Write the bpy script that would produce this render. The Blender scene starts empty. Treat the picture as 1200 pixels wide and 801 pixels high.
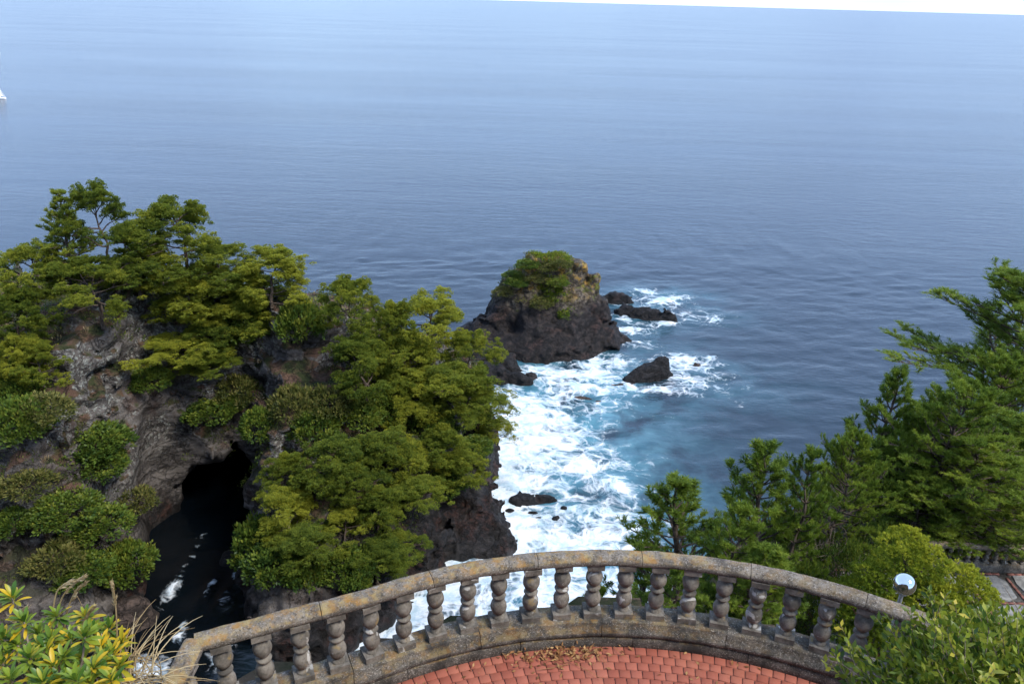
import bpy, math, random
import numpy as np
from mathutils import Vector, Matrix

R_ = math.radians
scene = bpy.context.scene
COL = scene.collection
rng = np.random.default_rng(7)
random.seed(7)

# ------------------------------------------------------------------ camera
CAM_H = 60.0
PITCH, ROLL, FPX = R_(23.6), R_(1.6), 915.0
cam_d = bpy.data.cameras.new('camera')
cam_d.sensor_width = 36.0
cam_d.lens = FPX / 1200 * 36.0
cam_d.clip_start, cam_d.clip_end = 0.1, 400000.0
cam = bpy.data.objects.new('camera', cam_d)
COL.objects.link(cam)
cam.matrix_world = (Matrix.Translation((0, 0, CAM_H)) @ Matrix.Rotation(math.pi / 2 - PITCH, 4, 'X')
                    @ Matrix.Rotation(ROLL, 4, 'Z'))
scene.camera = cam

# ------------------------------------------------------------------ sky, sun, exposure
SUN_EL, SUN_AZ = R_(50), R_(119)      # azimuth from +Y towards +X
world = bpy.data.worlds.new('World')
scene.world = world
world.use_nodes = True
wn, wl = world.node_tree.nodes, world.node_tree.links
wn.clear()
sky = wn.new('ShaderNodeTexSky')
sky.sky_type = 'NISHITA'
sky.sun_disc = False
sky.sun_elevation = SUN_EL
sky.sun_rotation = SUN_AZ
sky.altitude = 1500
sky.air_density, sky.dust_density, sky.ozone_density = 1.0, 0.3, 3.0
bg = wn.new('ShaderNodeBackground')
bg.inputs['Strength'].default_value = 0.15
wo = wn.new('ShaderNodeOutputWorld')
veil = wn.new('ShaderNodeMix')               # thin high cloud over the whole sky
veil.data_type = 'RGBA'
vt = wn.new('ShaderNodeTexCoord')
vn = wn.new('ShaderNodeTexNoise')
vn.inputs['Scale'].default_value, vn.inputs['Detail'].default_value = 2.2, 5
vr = wn.new('ShaderNodeMapRange')
for i_, v_ in enumerate((0.35, 0.65, 0.74, 0.94)):
    vr.inputs[1 + i_].default_value = v_
wl.new(vt.outputs['Generated'], vn.inputs['Vector'])
wl.new(vn.outputs[0], vr.inputs[0])
wl.new(vr.outputs[0], veil.inputs[0])
wl.new(sky.outputs[0], veil.inputs[6])
veil.inputs[7].default_value = (1.45, 2.02, 3.20, 1)
wl.new(veil.outputs[2], bg.inputs['Color'])
wl.new(bg.outputs[0], wo.inputs['Surface'])
sun_d = bpy.data.lights.new('sun', 'SUN')
sun_d.energy = 1.5
sun_d.angle = R_(18)
sun_d.color = (1.0, 0.95, 0.87)
sun = bpy.data.objects.new('sun', sun_d)
COL.objects.link(sun)
sd = Vector((math.cos(SUN_EL) * math.sin(SUN_AZ), math.cos(SUN_EL) * math.cos(SUN_AZ), math.sin(SUN_EL)))
sun.rotation_euler = sd.to_track_quat('Z', 'Y').to_euler()
vs = scene.view_settings
vs.view_transform, vs.look, vs.gamma, vs.exposure = 'Standard', 'None', 1.0, 1.6
vs.use_curve_mapping = False
scene.cycles.max_bounces = 3
scene.cycles.adaptive_threshold = 0.03
scene.cycles.diffuse_bounces = 2
scene.cycles.transparent_max_bounces = 6


# ------------------------------------------------------------------ pixel helpers (photograph is 1200 x 801)
def ray(px, py):
    u, v = (px - 600) / FPX, -(py - 400.5) / FPX
    c, s = math.cos(ROLL), math.sin(ROLL)
    x, y = u * c - v * s, u * s + v * c
    return np.array([x, math.cos(PITCH) + y * math.sin(PITCH), -math.sin(PITCH) + y * math.cos(PITCH)])


def at_z(px, py, z):
    d = ray(px, py)
    t = (z - CAM_H) / d[2]
    return np.array([d[0] * t, d[1] * t, z])


def at_y(px, py, y):
    d = ray(px, py)
    return np.array([0, 0, CAM_H]) + d * (y / d[1])


# ------------------------------------------------------------------ numpy noise
def _hash(ix, iy, iz, seed):
    h = (ix.astype(np.uint32) * np.uint32(374761393) + iy.astype(np.uint32) * np.uint32(668265263)
         + iz.astype(np.uint32) * np.uint32(2246822519) + np.uint32(seed * 3266489 + 17))
    h = (h ^ (h >> np.uint32(13))) * np.uint32(1274126177)
    h = h ^ (h >> np.uint32(16))
    return (h & np.uint32(0xffff)).astype(np.float32) / 65535.0


def noise3(x, y, z, seed=0):
    x, y, z = (np.asarray(a, np.float32) for a in (x, y, z))
    x, y, z = np.broadcast_arrays(x, y, z)
    fx, fy, fz = np.floor(x), np.floor(y), np.floor(z)
    ix, iy, iz = fx.astype(np.int64), fy.astype(np.int64), fz.astype(np.int64)
    u, v, w = x - fx, y - fy, z - fz
    u, v, w = u * u * (3 - 2 * u), v * v * (3 - 2 * v), w * w * (3 - 2 * w)

    def c(a, b, d):
        return _hash(ix + a, iy + b, iz + d, seed)
    l00 = c(0, 0, 0) * (1 - u) + c(1, 0, 0) * u
    l10 = c(0, 1, 0) * (1 - u) + c(1, 1, 0) * u
    l01 = c(0, 0, 1) * (1 - u) + c(1, 0, 1) * u
    l11 = c(0, 1, 1) * (1 - u) + c(1, 1, 1) * u
    return ((l00 * (1 - v) + l10 * v) * (1 - w) + (l01 * (1 - v) + l11 * v) * w) * 2 - 1


def fbm(x, y, z, octv=4, seed=0, gain=0.5):
    a, f, t, n = 1.0, 1.0, 0.0, 0.0
    for o in range(octv):
        t = t + a * noise3(x * f, y * f, z * f, seed + o * 31)
        n += a
        a *= gain
        f *= 2.03
    return t / n


def ridged(x, y, z, octv=4, seed=0):
    a, f, t, n = 1.0, 1.0, 0.0, 0.0
    for o in range(octv):
        t = t + a * (1 - 2 * np.abs(noise3(x * f, y * f, z * f, seed + o * 17)))
        n += a
        a *= 0.5
        f *= 2.1
    return t / n


def facet(x, y, z, seed=0):
    """blocky rock noise: every Voronoi cell is a randomly tilted, randomly raised facet"""
    x, y, z = (np.asarray(a, np.float32) for a in (x, y, z))
    sh = x.shape
    x, y, z = x.ravel(), y.ravel(), z.ravel()
    ix, iy, iz = (np.floor(a).astype(np.int64) for a in (x, y, z))
    best = np.full(x.shape, 1e9, np.float32)
    B = [np.zeros(x.shape, np.float32) for _ in range(3)]
    I = [ix.copy(), iy.copy(), iz.copy()]
    for a in (-1, 0, 1):
        for b in (-1, 0, 1):
            for c in (-1, 0, 1):
                jx, jy, jz = ix + a, iy + b, iz + c
                cx = jx + _hash(jx, jy, jz, seed)
                cy = jy + _hash(jx, jy, jz, seed + 1)
                cz = jz + _hash(jx, jy, jz, seed + 2)
                d = (cx - x) ** 2 + (cy - y) ** 2 + (cz - z) ** 2
                m = d < best
                best[m] = d[m]
                for k, (cc, jj) in enumerate(((cx, jx), (cy, jy), (cz, jz))):
                    B[k][m] = cc[m]
                    I[k][m] = jj[m]
    v = (_hash(*I, seed + 3) - .5) * 1.1
    for k, q in enumerate((x, y, z)):
        v = v + (_hash(*I, seed + 4 + k) * 2 - 1) * (q - B[k]) * 0.65
    return v.reshape(sh)


def sstep(a, b, x):
    t = np.clip((x - a) / (b - a), 0, 1)
    return t * t * (3 - 2 * t)


def poly_sd(poly, X, Y):
    """signed distance, positive inside"""
    P = np.asarray(poly, float)
    Q = np.roll(P, -1, 0)
    best = np.full(X.shape, 1e9)
    ins = np.zeros(X.shape, bool)
    for (ax, ay), (bx, by) in zip(P, Q):
        ex, ey = bx - ax, by - ay
        t = np.clip(((X - ax) * ex + (Y - ay) * ey) / (ex * ex + ey * ey + 1e-9), 0, 1)
        best = np.minimum(best, np.hypot(X - ax - t * ex, Y - ay - t * ey))
        c = ((ay > Y) != (by > Y)) & (X < (bx - ax) * (Y - ay) / (by - ay + 1e-12) + ax)
        ins ^= c
    return np.where(ins, best, -best)


# ------------------------------------------------------------------ mesh helpers
def mesh_from(name, verts, faces, mat=None, smooth=False, attrs=None):
    verts = np.asarray(verts, np.float32)
    faces = np.asarray(faces, np.int32)
    me = bpy.data.meshes.new(name)
    nf, k = faces.shape
    me.vertices.add(len(verts))
    me.vertices.foreach_set('co', verts.ravel())
    me.loops.add(nf * k)
    me.loops.foreach_set('vertex_index', faces.ravel())
    me.polygons.add(nf)
    me.polygons.foreach_set('loop_start', np.arange(0, nf * k, k, dtype=np.int32))
    if smooth:
        me.polygons.foreach_set('use_smooth', np.ones(nf, bool))
    me.update(calc_edges=True)
    for an, av in (attrs or {}).items():
        a = me.attributes.new(an, 'FLOAT', 'POINT')
        a.data.foreach_set('value', np.asarray(av, np.float32))
    if mat:
        me.materials.append(mat)
    return me


def link(name, me, parent=None, loc=None):
    o = bpy.data.objects.new(name, me)
    COL.objects.link(o)
    if parent:
        o.parent = parent
    if loc is not None:
        o.location = loc
    return o


def tag(o, label, cat, group=None):
    o['label'] = label
    o['category'] = cat
    if group:
        o['group'] = group
    return o


def thing(name, label, cat, loc=(0, 0, 0), rz=0.0, scale=(1, 1, 1), group=None):
    o = bpy.data.objects.new(name, None)
    COL.objects.link(o)
    o.empty_display_size = 0.3
    o.location, o.rotation_euler, o.scale = loc, (0, 0, rz), scale
    return tag(o, label, cat, group)


class Geo:
    """collects polygons (tris / quads kept as tris)"""
    def __init__(self):
        self.v, self.f, self.n, self.t = [], [], 0, []

    def add(self, v, f, tint=None):
        v = np.asarray(v, np.float32).reshape(-1, 3)
        f = np.asarray(f, np.int64)
        if f.shape[1] == 4:
            f = np.concatenate([f[:, [0, 1, 2]], f[:, [0, 2, 3]]])
        self.v.append(v)
        self.f.append(f + self.n)
        self.t.append(np.full(len(v), 0.5 if tint is None else tint, np.float32)
                      if np.ndim(tint) == 0 else np.asarray(tint, np.float32))
        self.n += len(v)

    def mesh(self, name, mat, smooth=False):
        return mesh_from(name, np.concatenate(self.v), np.concatenate(self.f), mat, smooth,
                         {'tint': np.concatenate(self.t)})


def unit(a):
    return a / (np.linalg.norm(a, axis=-1, keepdims=True) + 1e-9)


def tube(g, pts, rad, sides=6, tint=None):
    pts = np.asarray(pts, float)
    rad = np.broadcast_to(np.asarray(rad, float), (len(pts),))
    T = unit(np.gradient(pts, axis=0))
    ref = np.array([0.31, 0.17, 0.93]) if abs(T[0][2]) < 0.85 else np.array([1.0, 0.1, 0.0])
    A = unit(np.cross(T, ref))
    B = np.cross(T, A)
    an = np.linspace(0, 2 * math.pi, sides, endpoint=False)
    ring = (pts[:, None] + rad[:, None, None] * (A[:, None] * np.cos(an)[None, :, None] + B[:, None] * np.sin(an)[None, :, None]))
    n = len(pts)
    f = []
    for i in range(n - 1):
        for j in range(sides):
            k = (j + 1) % sides
            f.append((i * sides + j, i * sides + k, (i + 1) * sides + k, (i + 1) * sides + j))
    g.add(ring.reshape(-1, 3), f, tint)


def needles(g, P, D, n, shoot, nl, nw, spread=(0.5, 1.1), tint=None):
    """bottle-brush shoots: n narrow triangles round each axis D at P"""
    N = len(P)
    P, D = np.repeat(P, n, 0), unit(np.repeat(D, n, 0) + 1e-4)
    M = N * n
    q = unit(rng.normal(size=(M, 3)))
    perp = unit(np.cross(D, q))
    a = rng.uniform(spread[0], spread[1], M)[:, None]
    nd = D * np.cos(a) + perp * np.sin(a)
    b = P + D * (rng.uniform(0, 1, M)[:, None] * shoot)
    side = unit(np.cross(nd, unit(rng.normal(size=(M, 3))))) * (nw / 2)
    L = nl * rng.uniform(0.75, 1.15, M)[:, None]
    V = np.stack([b - side, b + side, b + nd * L], 1).reshape(-1, 3)
    F = np.arange(M * 3).reshape(-1, 3)
    tt = None if tint is None else np.repeat(np.repeat(tint, n), 3)
    g.add(V, F, tt)


def leaves(g, P, D, L, W, tint=None, fold=0.0, up=None):
    """diamond leaves from P along D"""
    M = len(P)
    D = unit(D)
    ref = unit(rng.normal(size=(M, 3))) if up is None else up
    S = unit(np.cross(D, ref))
    Nn = np.cross(S, D)
    L = np.broadcast_to(L, (M,))[:, None] * rng.uniform(0.75, 1.2, (M, 1))
    W = np.broadcast_to(W, (M,))[:, None] * rng.uniform(0.8, 1.2, (M, 1))
    m = P + D * L * 0.5 - Nn * fold * W
    V = np.stack([P, m + S * W / 2 + Nn * fold * W, P + D * L - Nn * fold * L * 0.4, m - S * W / 2 + Nn * fold * W, m], 1).reshape(-1, 3)
    i = np.arange(M)[:, None] * 5
    F = np.concatenate([i + [0, 4, 1], i + [1, 4, 2], i + [2, 4, 3], i + [3, 4, 0]]) if fold else np.concatenate([i + [0, 1, 2], i + [0, 2, 3]])
    g.add(V, F, None if tint is None else np.repeat(tint, 5))


def surface_nets(Fv, org, h):
    s = Fv < 0
    nx, ny, nz = Fv.shape
    cs = (nx - 1, ny - 1, nz - 1)
    acc = np.zeros(cs + (3,), np.float32)
    cnt = np.zeros(cs, np.float32)

    def sub(a, o):
        return a[o[0]:o[0] + cs[0], o[1]:o[1] + cs[1], o[2]:o[2] + cs[2]]
    for ax in range(3):
        for b in range(4):
            o = [0, 0, 0]
            oth = [k for k in range(3) if k != ax]
            o[oth[0]], o[oth[1]] = b & 1, b >> 1
            p = list(o)
            p[ax] = 1
            m = sub(s, o) != sub(s, p)
            fa, fb = sub(Fv, o)[m], sub(Fv, p)[m]
            t = fa / (fa - fb)
            for k in range(3):
                acc[..., k][m] += o[k] + (t if k == ax else 0)
            cnt[m] += 1
    act = cnt > 0
    idx = np.full(cs, -1, np.int64)
    idx[act] = np.arange(act.sum())
    V = (np.argwhere(act) + acc[act] / cnt[act][:, None]) * h + np.asarray(org)
    quads = []
    for ax in range(3):
        a, b = [(1, 2), (2, 0), (0, 1)][ax]
        sl0 = [slice(1, -1)] * 3
        sl1 = [slice(1, -1)] * 3
        sl0[ax], sl1[ax] = slice(0, -1), slice(1, None)
        s0, s1 = s[tuple(sl0)], s[tuple(sl1)]
        e = np.argwhere(s0 != s1)
        if not len(e):
            continue
        inn = s0[s0 != s1]
        off = np.ones(3, int)
        off[ax] = 0
        e = e + off

        def cell(da, db):
            c = e.copy()
            c[:, a] += da
            c[:, b] += db
            return idx[c[:, 0], c[:, 1], c[:, 2]]
        q = np.stack([cell(-1, -1), cell(0, -1), cell(0, 0), cell(-1, 0)], 1)
        q[~inn] = q[~inn][:, ::-1]
        quads.append(q)
    Q = np.concatenate(quads)
    Q = Q[(Q >= 0).all(1)]
    # drop crumbs that hang free of the main body
    lab = np.arange(len(V))
    for _ in range(400):
        m = lab[Q].min(1)
        new = lab.copy()
        for k in range(4):
            np.minimum.at(new, Q[:, k], m)
        new = new[new]
        if (new == lab).all():
            break
        lab = new
    cnt = np.bincount(lab, minlength=len(V))
    zmin = np.full(len(V), 1e9)
    np.minimum.at(zmin, lab, V[:, 2])
    keep = (cnt[lab] > 3000) | ((zmin[lab] < 0.1) & (cnt[lab] > 30))
    Q = Q[keep[Q[:, 0]]]
    used = np.zeros(len(V), bool)
    used[Q.ravel()] = True
    remap = np.cumsum(used) - 1
    return V[used], remap[Q]


# ------------------------------------------------------------------ materials
class NT:
    def __init__(self, name):
        self.m = bpy.data.materials.new(name)
        self.m.use_nodes = True
        self.t = self.m.node_tree
        self.t.nodes.clear()
        self.out = self.n('ShaderNodeOutputMaterial')

    def n(self, typ, **kw):
        nd = self.t.nodes.new(typ)
        for k, v in kw.items():
            if k.startswith('i_'):
                nd.inputs[k[2:].replace('_', ' ')].default_value = v
            else:
                setattr(nd, k, v)
        return nd

    def l(self, a, b):
        self.t.links.new(a, b)

    def val(self, x):
        return x

    def math(self, op, a, b=None, clamp=False):
        nd = self.n('ShaderNodeMath', operation=op, use_clamp=clamp)
        for i, x in enumerate((a, b)):
            if x is None:
                continue
            if isinstance(x, (int, float)):
                nd.inputs[i].default_value = x
            else:
                self.l(x, nd.inputs[i])
        return nd.outputs[0]

    def step(self, x, a, b, lo=0.0, hi=1.0):
        nd = self.n('ShaderNodeMapRange', interpolation_type='SMOOTHSTEP')
        self.l(x, nd.inputs[0])
        for i, v in enumerate((a, b, lo, hi)):
            nd.inputs[1 + i].default_value = v
        return nd.outputs[0]

    def mix(self, fac, a, b, blend='MIX'):
        nd = self.n('ShaderNodeMix', data_type='RGBA', blend_type=blend)
        for i, x in ((0, fac), (6, a), (7, b)):
            if isinstance(x, (int, float)):
                nd.inputs[i].default_value = x
            elif isinstance(x, tuple):
                nd.inputs[i].default_value = (*x, 1)
            else:
                self.l(x, nd.inputs[i])
        return nd.outputs[2]

    def pos(self):
        if not hasattr(self, '_p'):
            self._p = self.n('ShaderNodeNewGeometry')
        return self._p.outputs['Position']

    def obj(self):
        return self.n('ShaderNodeTexCoord').outputs['Object']

    def mapped(self, vec, scale=(1, 1, 1), rot=(0, 0, 0), loc=(0, 0, 0)):
        nd = self.n('ShaderNodeMapping')
        self.l(vec, nd.inputs[0])
        nd.inputs['Location'].default_value, nd.inputs['Rotation'].default_value, nd.inputs['Scale'].default_value = loc, rot, scale
        return nd.outputs[0]

    def noise(self, vec, scale, detail=4, rough=0.55, dist=0.0):
        nd = self.n('ShaderNodeTexNoise')
        self.l(vec, nd.inputs['Vector'])
        nd.inputs['Scale'].default_value, nd.inputs['Detail'].default_value = scale, detail
        nd.inputs['Roughness'].default_value, nd.inputs['Distortion'].default_value = rough, dist
        return nd.outputs[0]

    def attr(self, name):
        return self.n('ShaderNodeAttribute', attribute_name=name).outputs['Fac']

    def rand(self):
        return self.n('ShaderNodeObjectInfo').outputs['Random']

    def bsdf(self, col, rough=0.8, spec=0.3, metallic=0.0, normal=None):
        b = self.n('ShaderNodeBsdfPrincipled')
        for k, x in (('Base Color', col), ('Roughness', rough), ('Specular IOR Level', spec), ('Metallic', metallic)):
            if isinstance(x, tuple):
                b.inputs[k].default_value = (*x, 1)
            elif isinstance(x, (int, float)):
                b.inputs[k].default_value = x
            else:
                self.l(x, b.inputs[k])
        if normal is not None:
            self.l(normal, b.inputs['Normal'])
        return b

    def bump(self, h, strength=0.5, dist=0.1, prev=None):
        b = self.n('ShaderNodeBump')
        b.inputs['Strength'].default_value, b.inputs['Distance'].default_value = strength, dist
        self.l(h, b.inputs['Height'])
        if prev is not None:
            self.l(prev, b.inputs['Normal'])
        return b.outputs[0]

    def done(self, sh):
        self.l(sh.outputs[0] if hasattr(sh, 'outputs') else sh, self.out.inputs['Surface'])
        return self.m


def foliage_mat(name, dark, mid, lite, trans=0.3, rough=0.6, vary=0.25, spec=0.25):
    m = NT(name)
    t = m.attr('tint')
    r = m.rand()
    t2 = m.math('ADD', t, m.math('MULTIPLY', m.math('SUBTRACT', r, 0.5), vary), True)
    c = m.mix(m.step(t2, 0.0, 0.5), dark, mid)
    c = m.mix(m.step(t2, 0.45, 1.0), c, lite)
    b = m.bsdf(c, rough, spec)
    tr = m.n('ShaderNodeBsdfTranslucent')
    m.l(c, tr.inputs[0])
    mx = m.n('ShaderNodeMixShader')
    mx.inputs[0].default_value = trans
    m.l(b.outputs[0], mx.inputs[1])
    m.l(tr.outputs[0], mx.inputs[2])
    return m.done(mx)


M = {}
M['pine_far'] = foliage_mat('pine_far', (0.050, 0.092, 0.013), (0.170, 0.215, 0.024), (0.40, 0.40, 0.043), 0.45, vary=0.50)
M['pine_near'] = foliage_mat('pine_near', (0.052, 0.102, 0.014), (0.170, 0.240, 0.026), (0.36, 0.40, 0.042), 0.45)
M['juniper'] = foliage_mat('juniper', (0.06, 0.11, 0.010), (0.20, 0.26, 0.018), (0.46, 0.45, 0.035), 0.35)
M['broadleaf'] = foliage_mat('broadleaf', (0.032, 0.070, 0.015), (0.105, 0.160, 0.022), (0.25, 0.26, 0.036), 0.32, 0.5)
M['scrub'] = foliage_mat('scrub', (0.035, 0.048, 0.013), (0.095, 0.110, 0.022), (0.20, 0.18, 0.050), 0.28)
M['dry'] = foliage_mat('dry', (0.16, 0.10, 0.05), (0.38, 0.27, 0.13), (0.66, 0.53, 0.31), 0.3)
M['shrub_near'] = foliage_mat('shrub_near', (0.06, 0.11, 0.016), (0.24, 0.285, 0.028), (0.52, 0.42, 0.06), 0.35, 0.42, spec=0.3)
M['whorl'] = foliage_mat('whorl', (0.06, 0.14, 0.02), (0.22, 0.30, 0.03), (0.62, 0.41, 0.02), 0.35, 0.4, 0.5, spec=0.4)


def bark_mat(name, a, b):
    m = NT(name)
    n = m.noise(m.mapped(m.obj(), (6, 6, 2)), 1.5, 5, 0.7)
    return m.done(m.bsdf(m.mix(m.step(n, 0.35, 0.7), a, b), 0.9, 0.1, normal=m.bump(n, 0.6, 0.05)))


M['bark'] = bark_mat('bark', (0.045, 0.032, 0.024), (0.16, 0.125, 0.10))
M['twig'] = bark_mat('twig', (0.13, 0.10, 0.075), (0.33, 0.28, 0.22))


def headland_mat():
    m = NT('headland_rock')
    p = m.pos()
    sep = m.n('ShaderNodeSeparateXYZ')
    m.l(p, sep.inputs[0])
    x, z = sep.outputs[0], sep.outputs[2]
    nrm = m.n('ShaderNodeSeparateXYZ')
    m.l(m._p.outputs['Normal'], nrm.inputs[0])
    big = m.noise(p, 0.12, 5, 0.6)
    fine = m.noise(p, 1.1, 8, 0.7)
    strat = m.noise(m.mapped(p, (0.25, 0.25, 1.5), (0.5, 0.25, 0)), 0.7, 6, 0.65)
    c = m.mix(m.step(strat, 0.35, 0.65), (0.065, 0.056, 0.051), (0.195, 0.172, 0.155))
    c = m.mix(m.step(big, 0.52, 0.68), c, (0.095, 0.058, 0.044))                    # reddish scoria
    c = m.mix(m.math('MULTIPLY', m.step(fine, 0.50, 0.66), 0.35), c, (0.30, 0.27, 0.25))
    # pale lichen on the higher faces
    lich = m.math('MULTIPLY', m.step(m.noise(p, 2.0, 7, 0.75, 0.6), 0.50, 0.60), m.step(m.noise(p, 0.16, 3), 0.42, 0.55))
    lich = m.math('MULTIPLY', lich, m.step(m.math('SUBTRACT', z, m.math('MULTIPLY', x, 0.0)), 7.0, 15.0))
    c = m.mix(m.math('MULTIPLY', lich, 0.9), c, (0.44, 0.45, 0.40))
    # black wave-washed zone: high on the exposed side, low in the sheltered channel
    lim = m.math('ADD', m.step(x, -26.0, -10.0, 2.2, 9.0), m.math('MULTIPLY', m.math('SUBTRACT', big, 0.5), 14.0))
    wet = m.math('SUBTRACT', 1.0, m.step(m.math('SUBTRACT', z, lim), -1.5, 1.5))
    c = m.mix(wet, c, m.mix(m.step(fine, 0.4, 0.65), (0.009, 0.0075, 0.0072), m.mix(m.step(m.noise(p, 0.35, 4), 0.48, 0.62), (0.042, 0.036, 0.034), (0.062, 0.028, 0.020))))
    # soil, litter and moss where it lies flat
    soil = m.math('MULTIPLY', m.step(m.math('ADD', nrm.outputs[2], m.math('MULTIPLY', m.math('SUBTRACT', fine, 0.5), 0.6)), 0.42, 0.62), m.step(z, 6, 11))
    c = m.mix(soil, c, m.mix(m.step(m.noise(p, 0.5, 5), 0.40, 0.6), (0.040, 0.050, 0.016), (0.135, 0.078, 0.052)))
    crk = m.step(m.math('ABSOLUTE', m.math('SUBTRACT', m.noise(m.mapped(p, (1, 1, 1.4), (0.5, 0.3, 0)), 0.42, 5, 0.62, 0.4), 0.5)), 0.0, 0.035, 1.0, 0.0)
    c = m.mix(m.math('MULTIPLY', crk, 0.55), c, (0.014, 0.012, 0.010))
    rel = m.math('SUBTRACT', m.noise(p, 0.9, 7, 0.72), m.math('MULTIPLY', crk, 0.35))
    bm = m.bump(rel, 1.0, 0.9)
    bm = m.bump(m.noise(m.mapped(p, (0.4, 0.4, 2.2), (0.5, 0.25, 0)), 1.2, 6, 0.7), 0.6, 0.35, bm)
    return m.done(m.bsdf(c, m.math('SUBTRACT', 0.92, m.math('MULTIPLY', wet, 0.35)), 0.3, normal=bm))


M['headland'] = headland_mat()


def basalt_mat(name, lo, hi, lichen_z=None):
    m = NT(name)
    p = m.pos()
    fine = m.noise(p, 1.0, 9, 0.72)
    c = m.mix(m.step(fine, 0.38, 0.66), lo, hi)
    c = m.mix(m.step(m.noise(p, 0.25, 4), 0.55, 0.7), c, (hi[0] * 1.7, hi[1] * 1.25, hi[2] * 1.1))
    if lichen_z:
        sep = m.n('ShaderNodeSeparateXYZ')
        m.l(p, sep.inputs[0])
        zz = m.math('ADD', sep.outputs[2], m.math('MULTIPLY', m.math('SUBTRACT', m.noise(p, 0.22, 5), 0.5), 9.0))
        up = m.step(zz, lichen_z - 1.2, lichen_z + 1.2)
        g = m.mix(m.step(m.noise(p, 1.6, 7, 0.75), 0.45, 0.6), (0.060, 0.046, 0.034), (0.19, 0.155, 0.115))
        g = m.mix(m.math('MULTIPLY', m.step(m.noise(p, 0.55, 6, 0.7), 0.47, 0.6), m.step(zz, lichen_z + 0.5, lichen_z + 4)), g, (0.36, 0.21, 0.035))
        g = m.mix(m.math('MULTIPLY', m.step(m.noise(p, 0.4, 6, 0.7, 0.5), 0.54, 0.62), 0.9), g, (0.155, 0.165, 0.025))
        c = m.mix(up, c, g)
    crk = m.step(m.math('ABSOLUTE', m.math('SUBTRACT', m.noise(m.mapped(p, (1, 1, 1.8), (0.4, 0.2, 0)), 0.5, 5, 0.62, 0.5), 0.5)), 0.0, 0.035, 1.0, 0.0)
    c = m.mix(m.math('MULTIPLY', crk, 0.7), c, (0.006, 0.005, 0.005))
    bm = m.bump(m.math('SUBTRACT', m.noise(p, 1.1, 7, 0.75), m.math('MULTIPLY', crk, 0.35)), 1.0, 0.6)
    return m.done(m.bsdf(c, 0.72, 0.35, normal=bm))


M['islet'] = basalt_mat('islet_rock', (0.008, 0.0065, 0.0065), (0.038, 0.028, 0.025), 8.2)
M['basalt'] = basalt_mat('wet_basalt', (0.005, 0.0047, 0.005), (0.027, 0.023, 0.023))
M['brownrock'] = basalt_mat('awash_rock', (0.03, 0.022, 0.018), (0.14, 0.10, 0.08))


def ground_mat():
    m = NT('ground_soil')
    p = m.pos()
    n = m.noise(p, 0.8, 7, 0.65)
    c = m.mix(m.step(n, 0.4, 0.6), (0.030, 0.036, 0.014), (0.115, 0.080, 0.052))
    c = m.mix(m.step(m.noise(p, 6, 6, 0.7), 0.55, 0.7), c, (0.17, 0.115, 0.075))
    return m.done(m.bsdf(c, 0.95, 0.1, normal=m.bump(m.noise(p, 5, 8, 0.7), 0.9, 0.12)))


M['ground'] = ground_mat()


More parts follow.
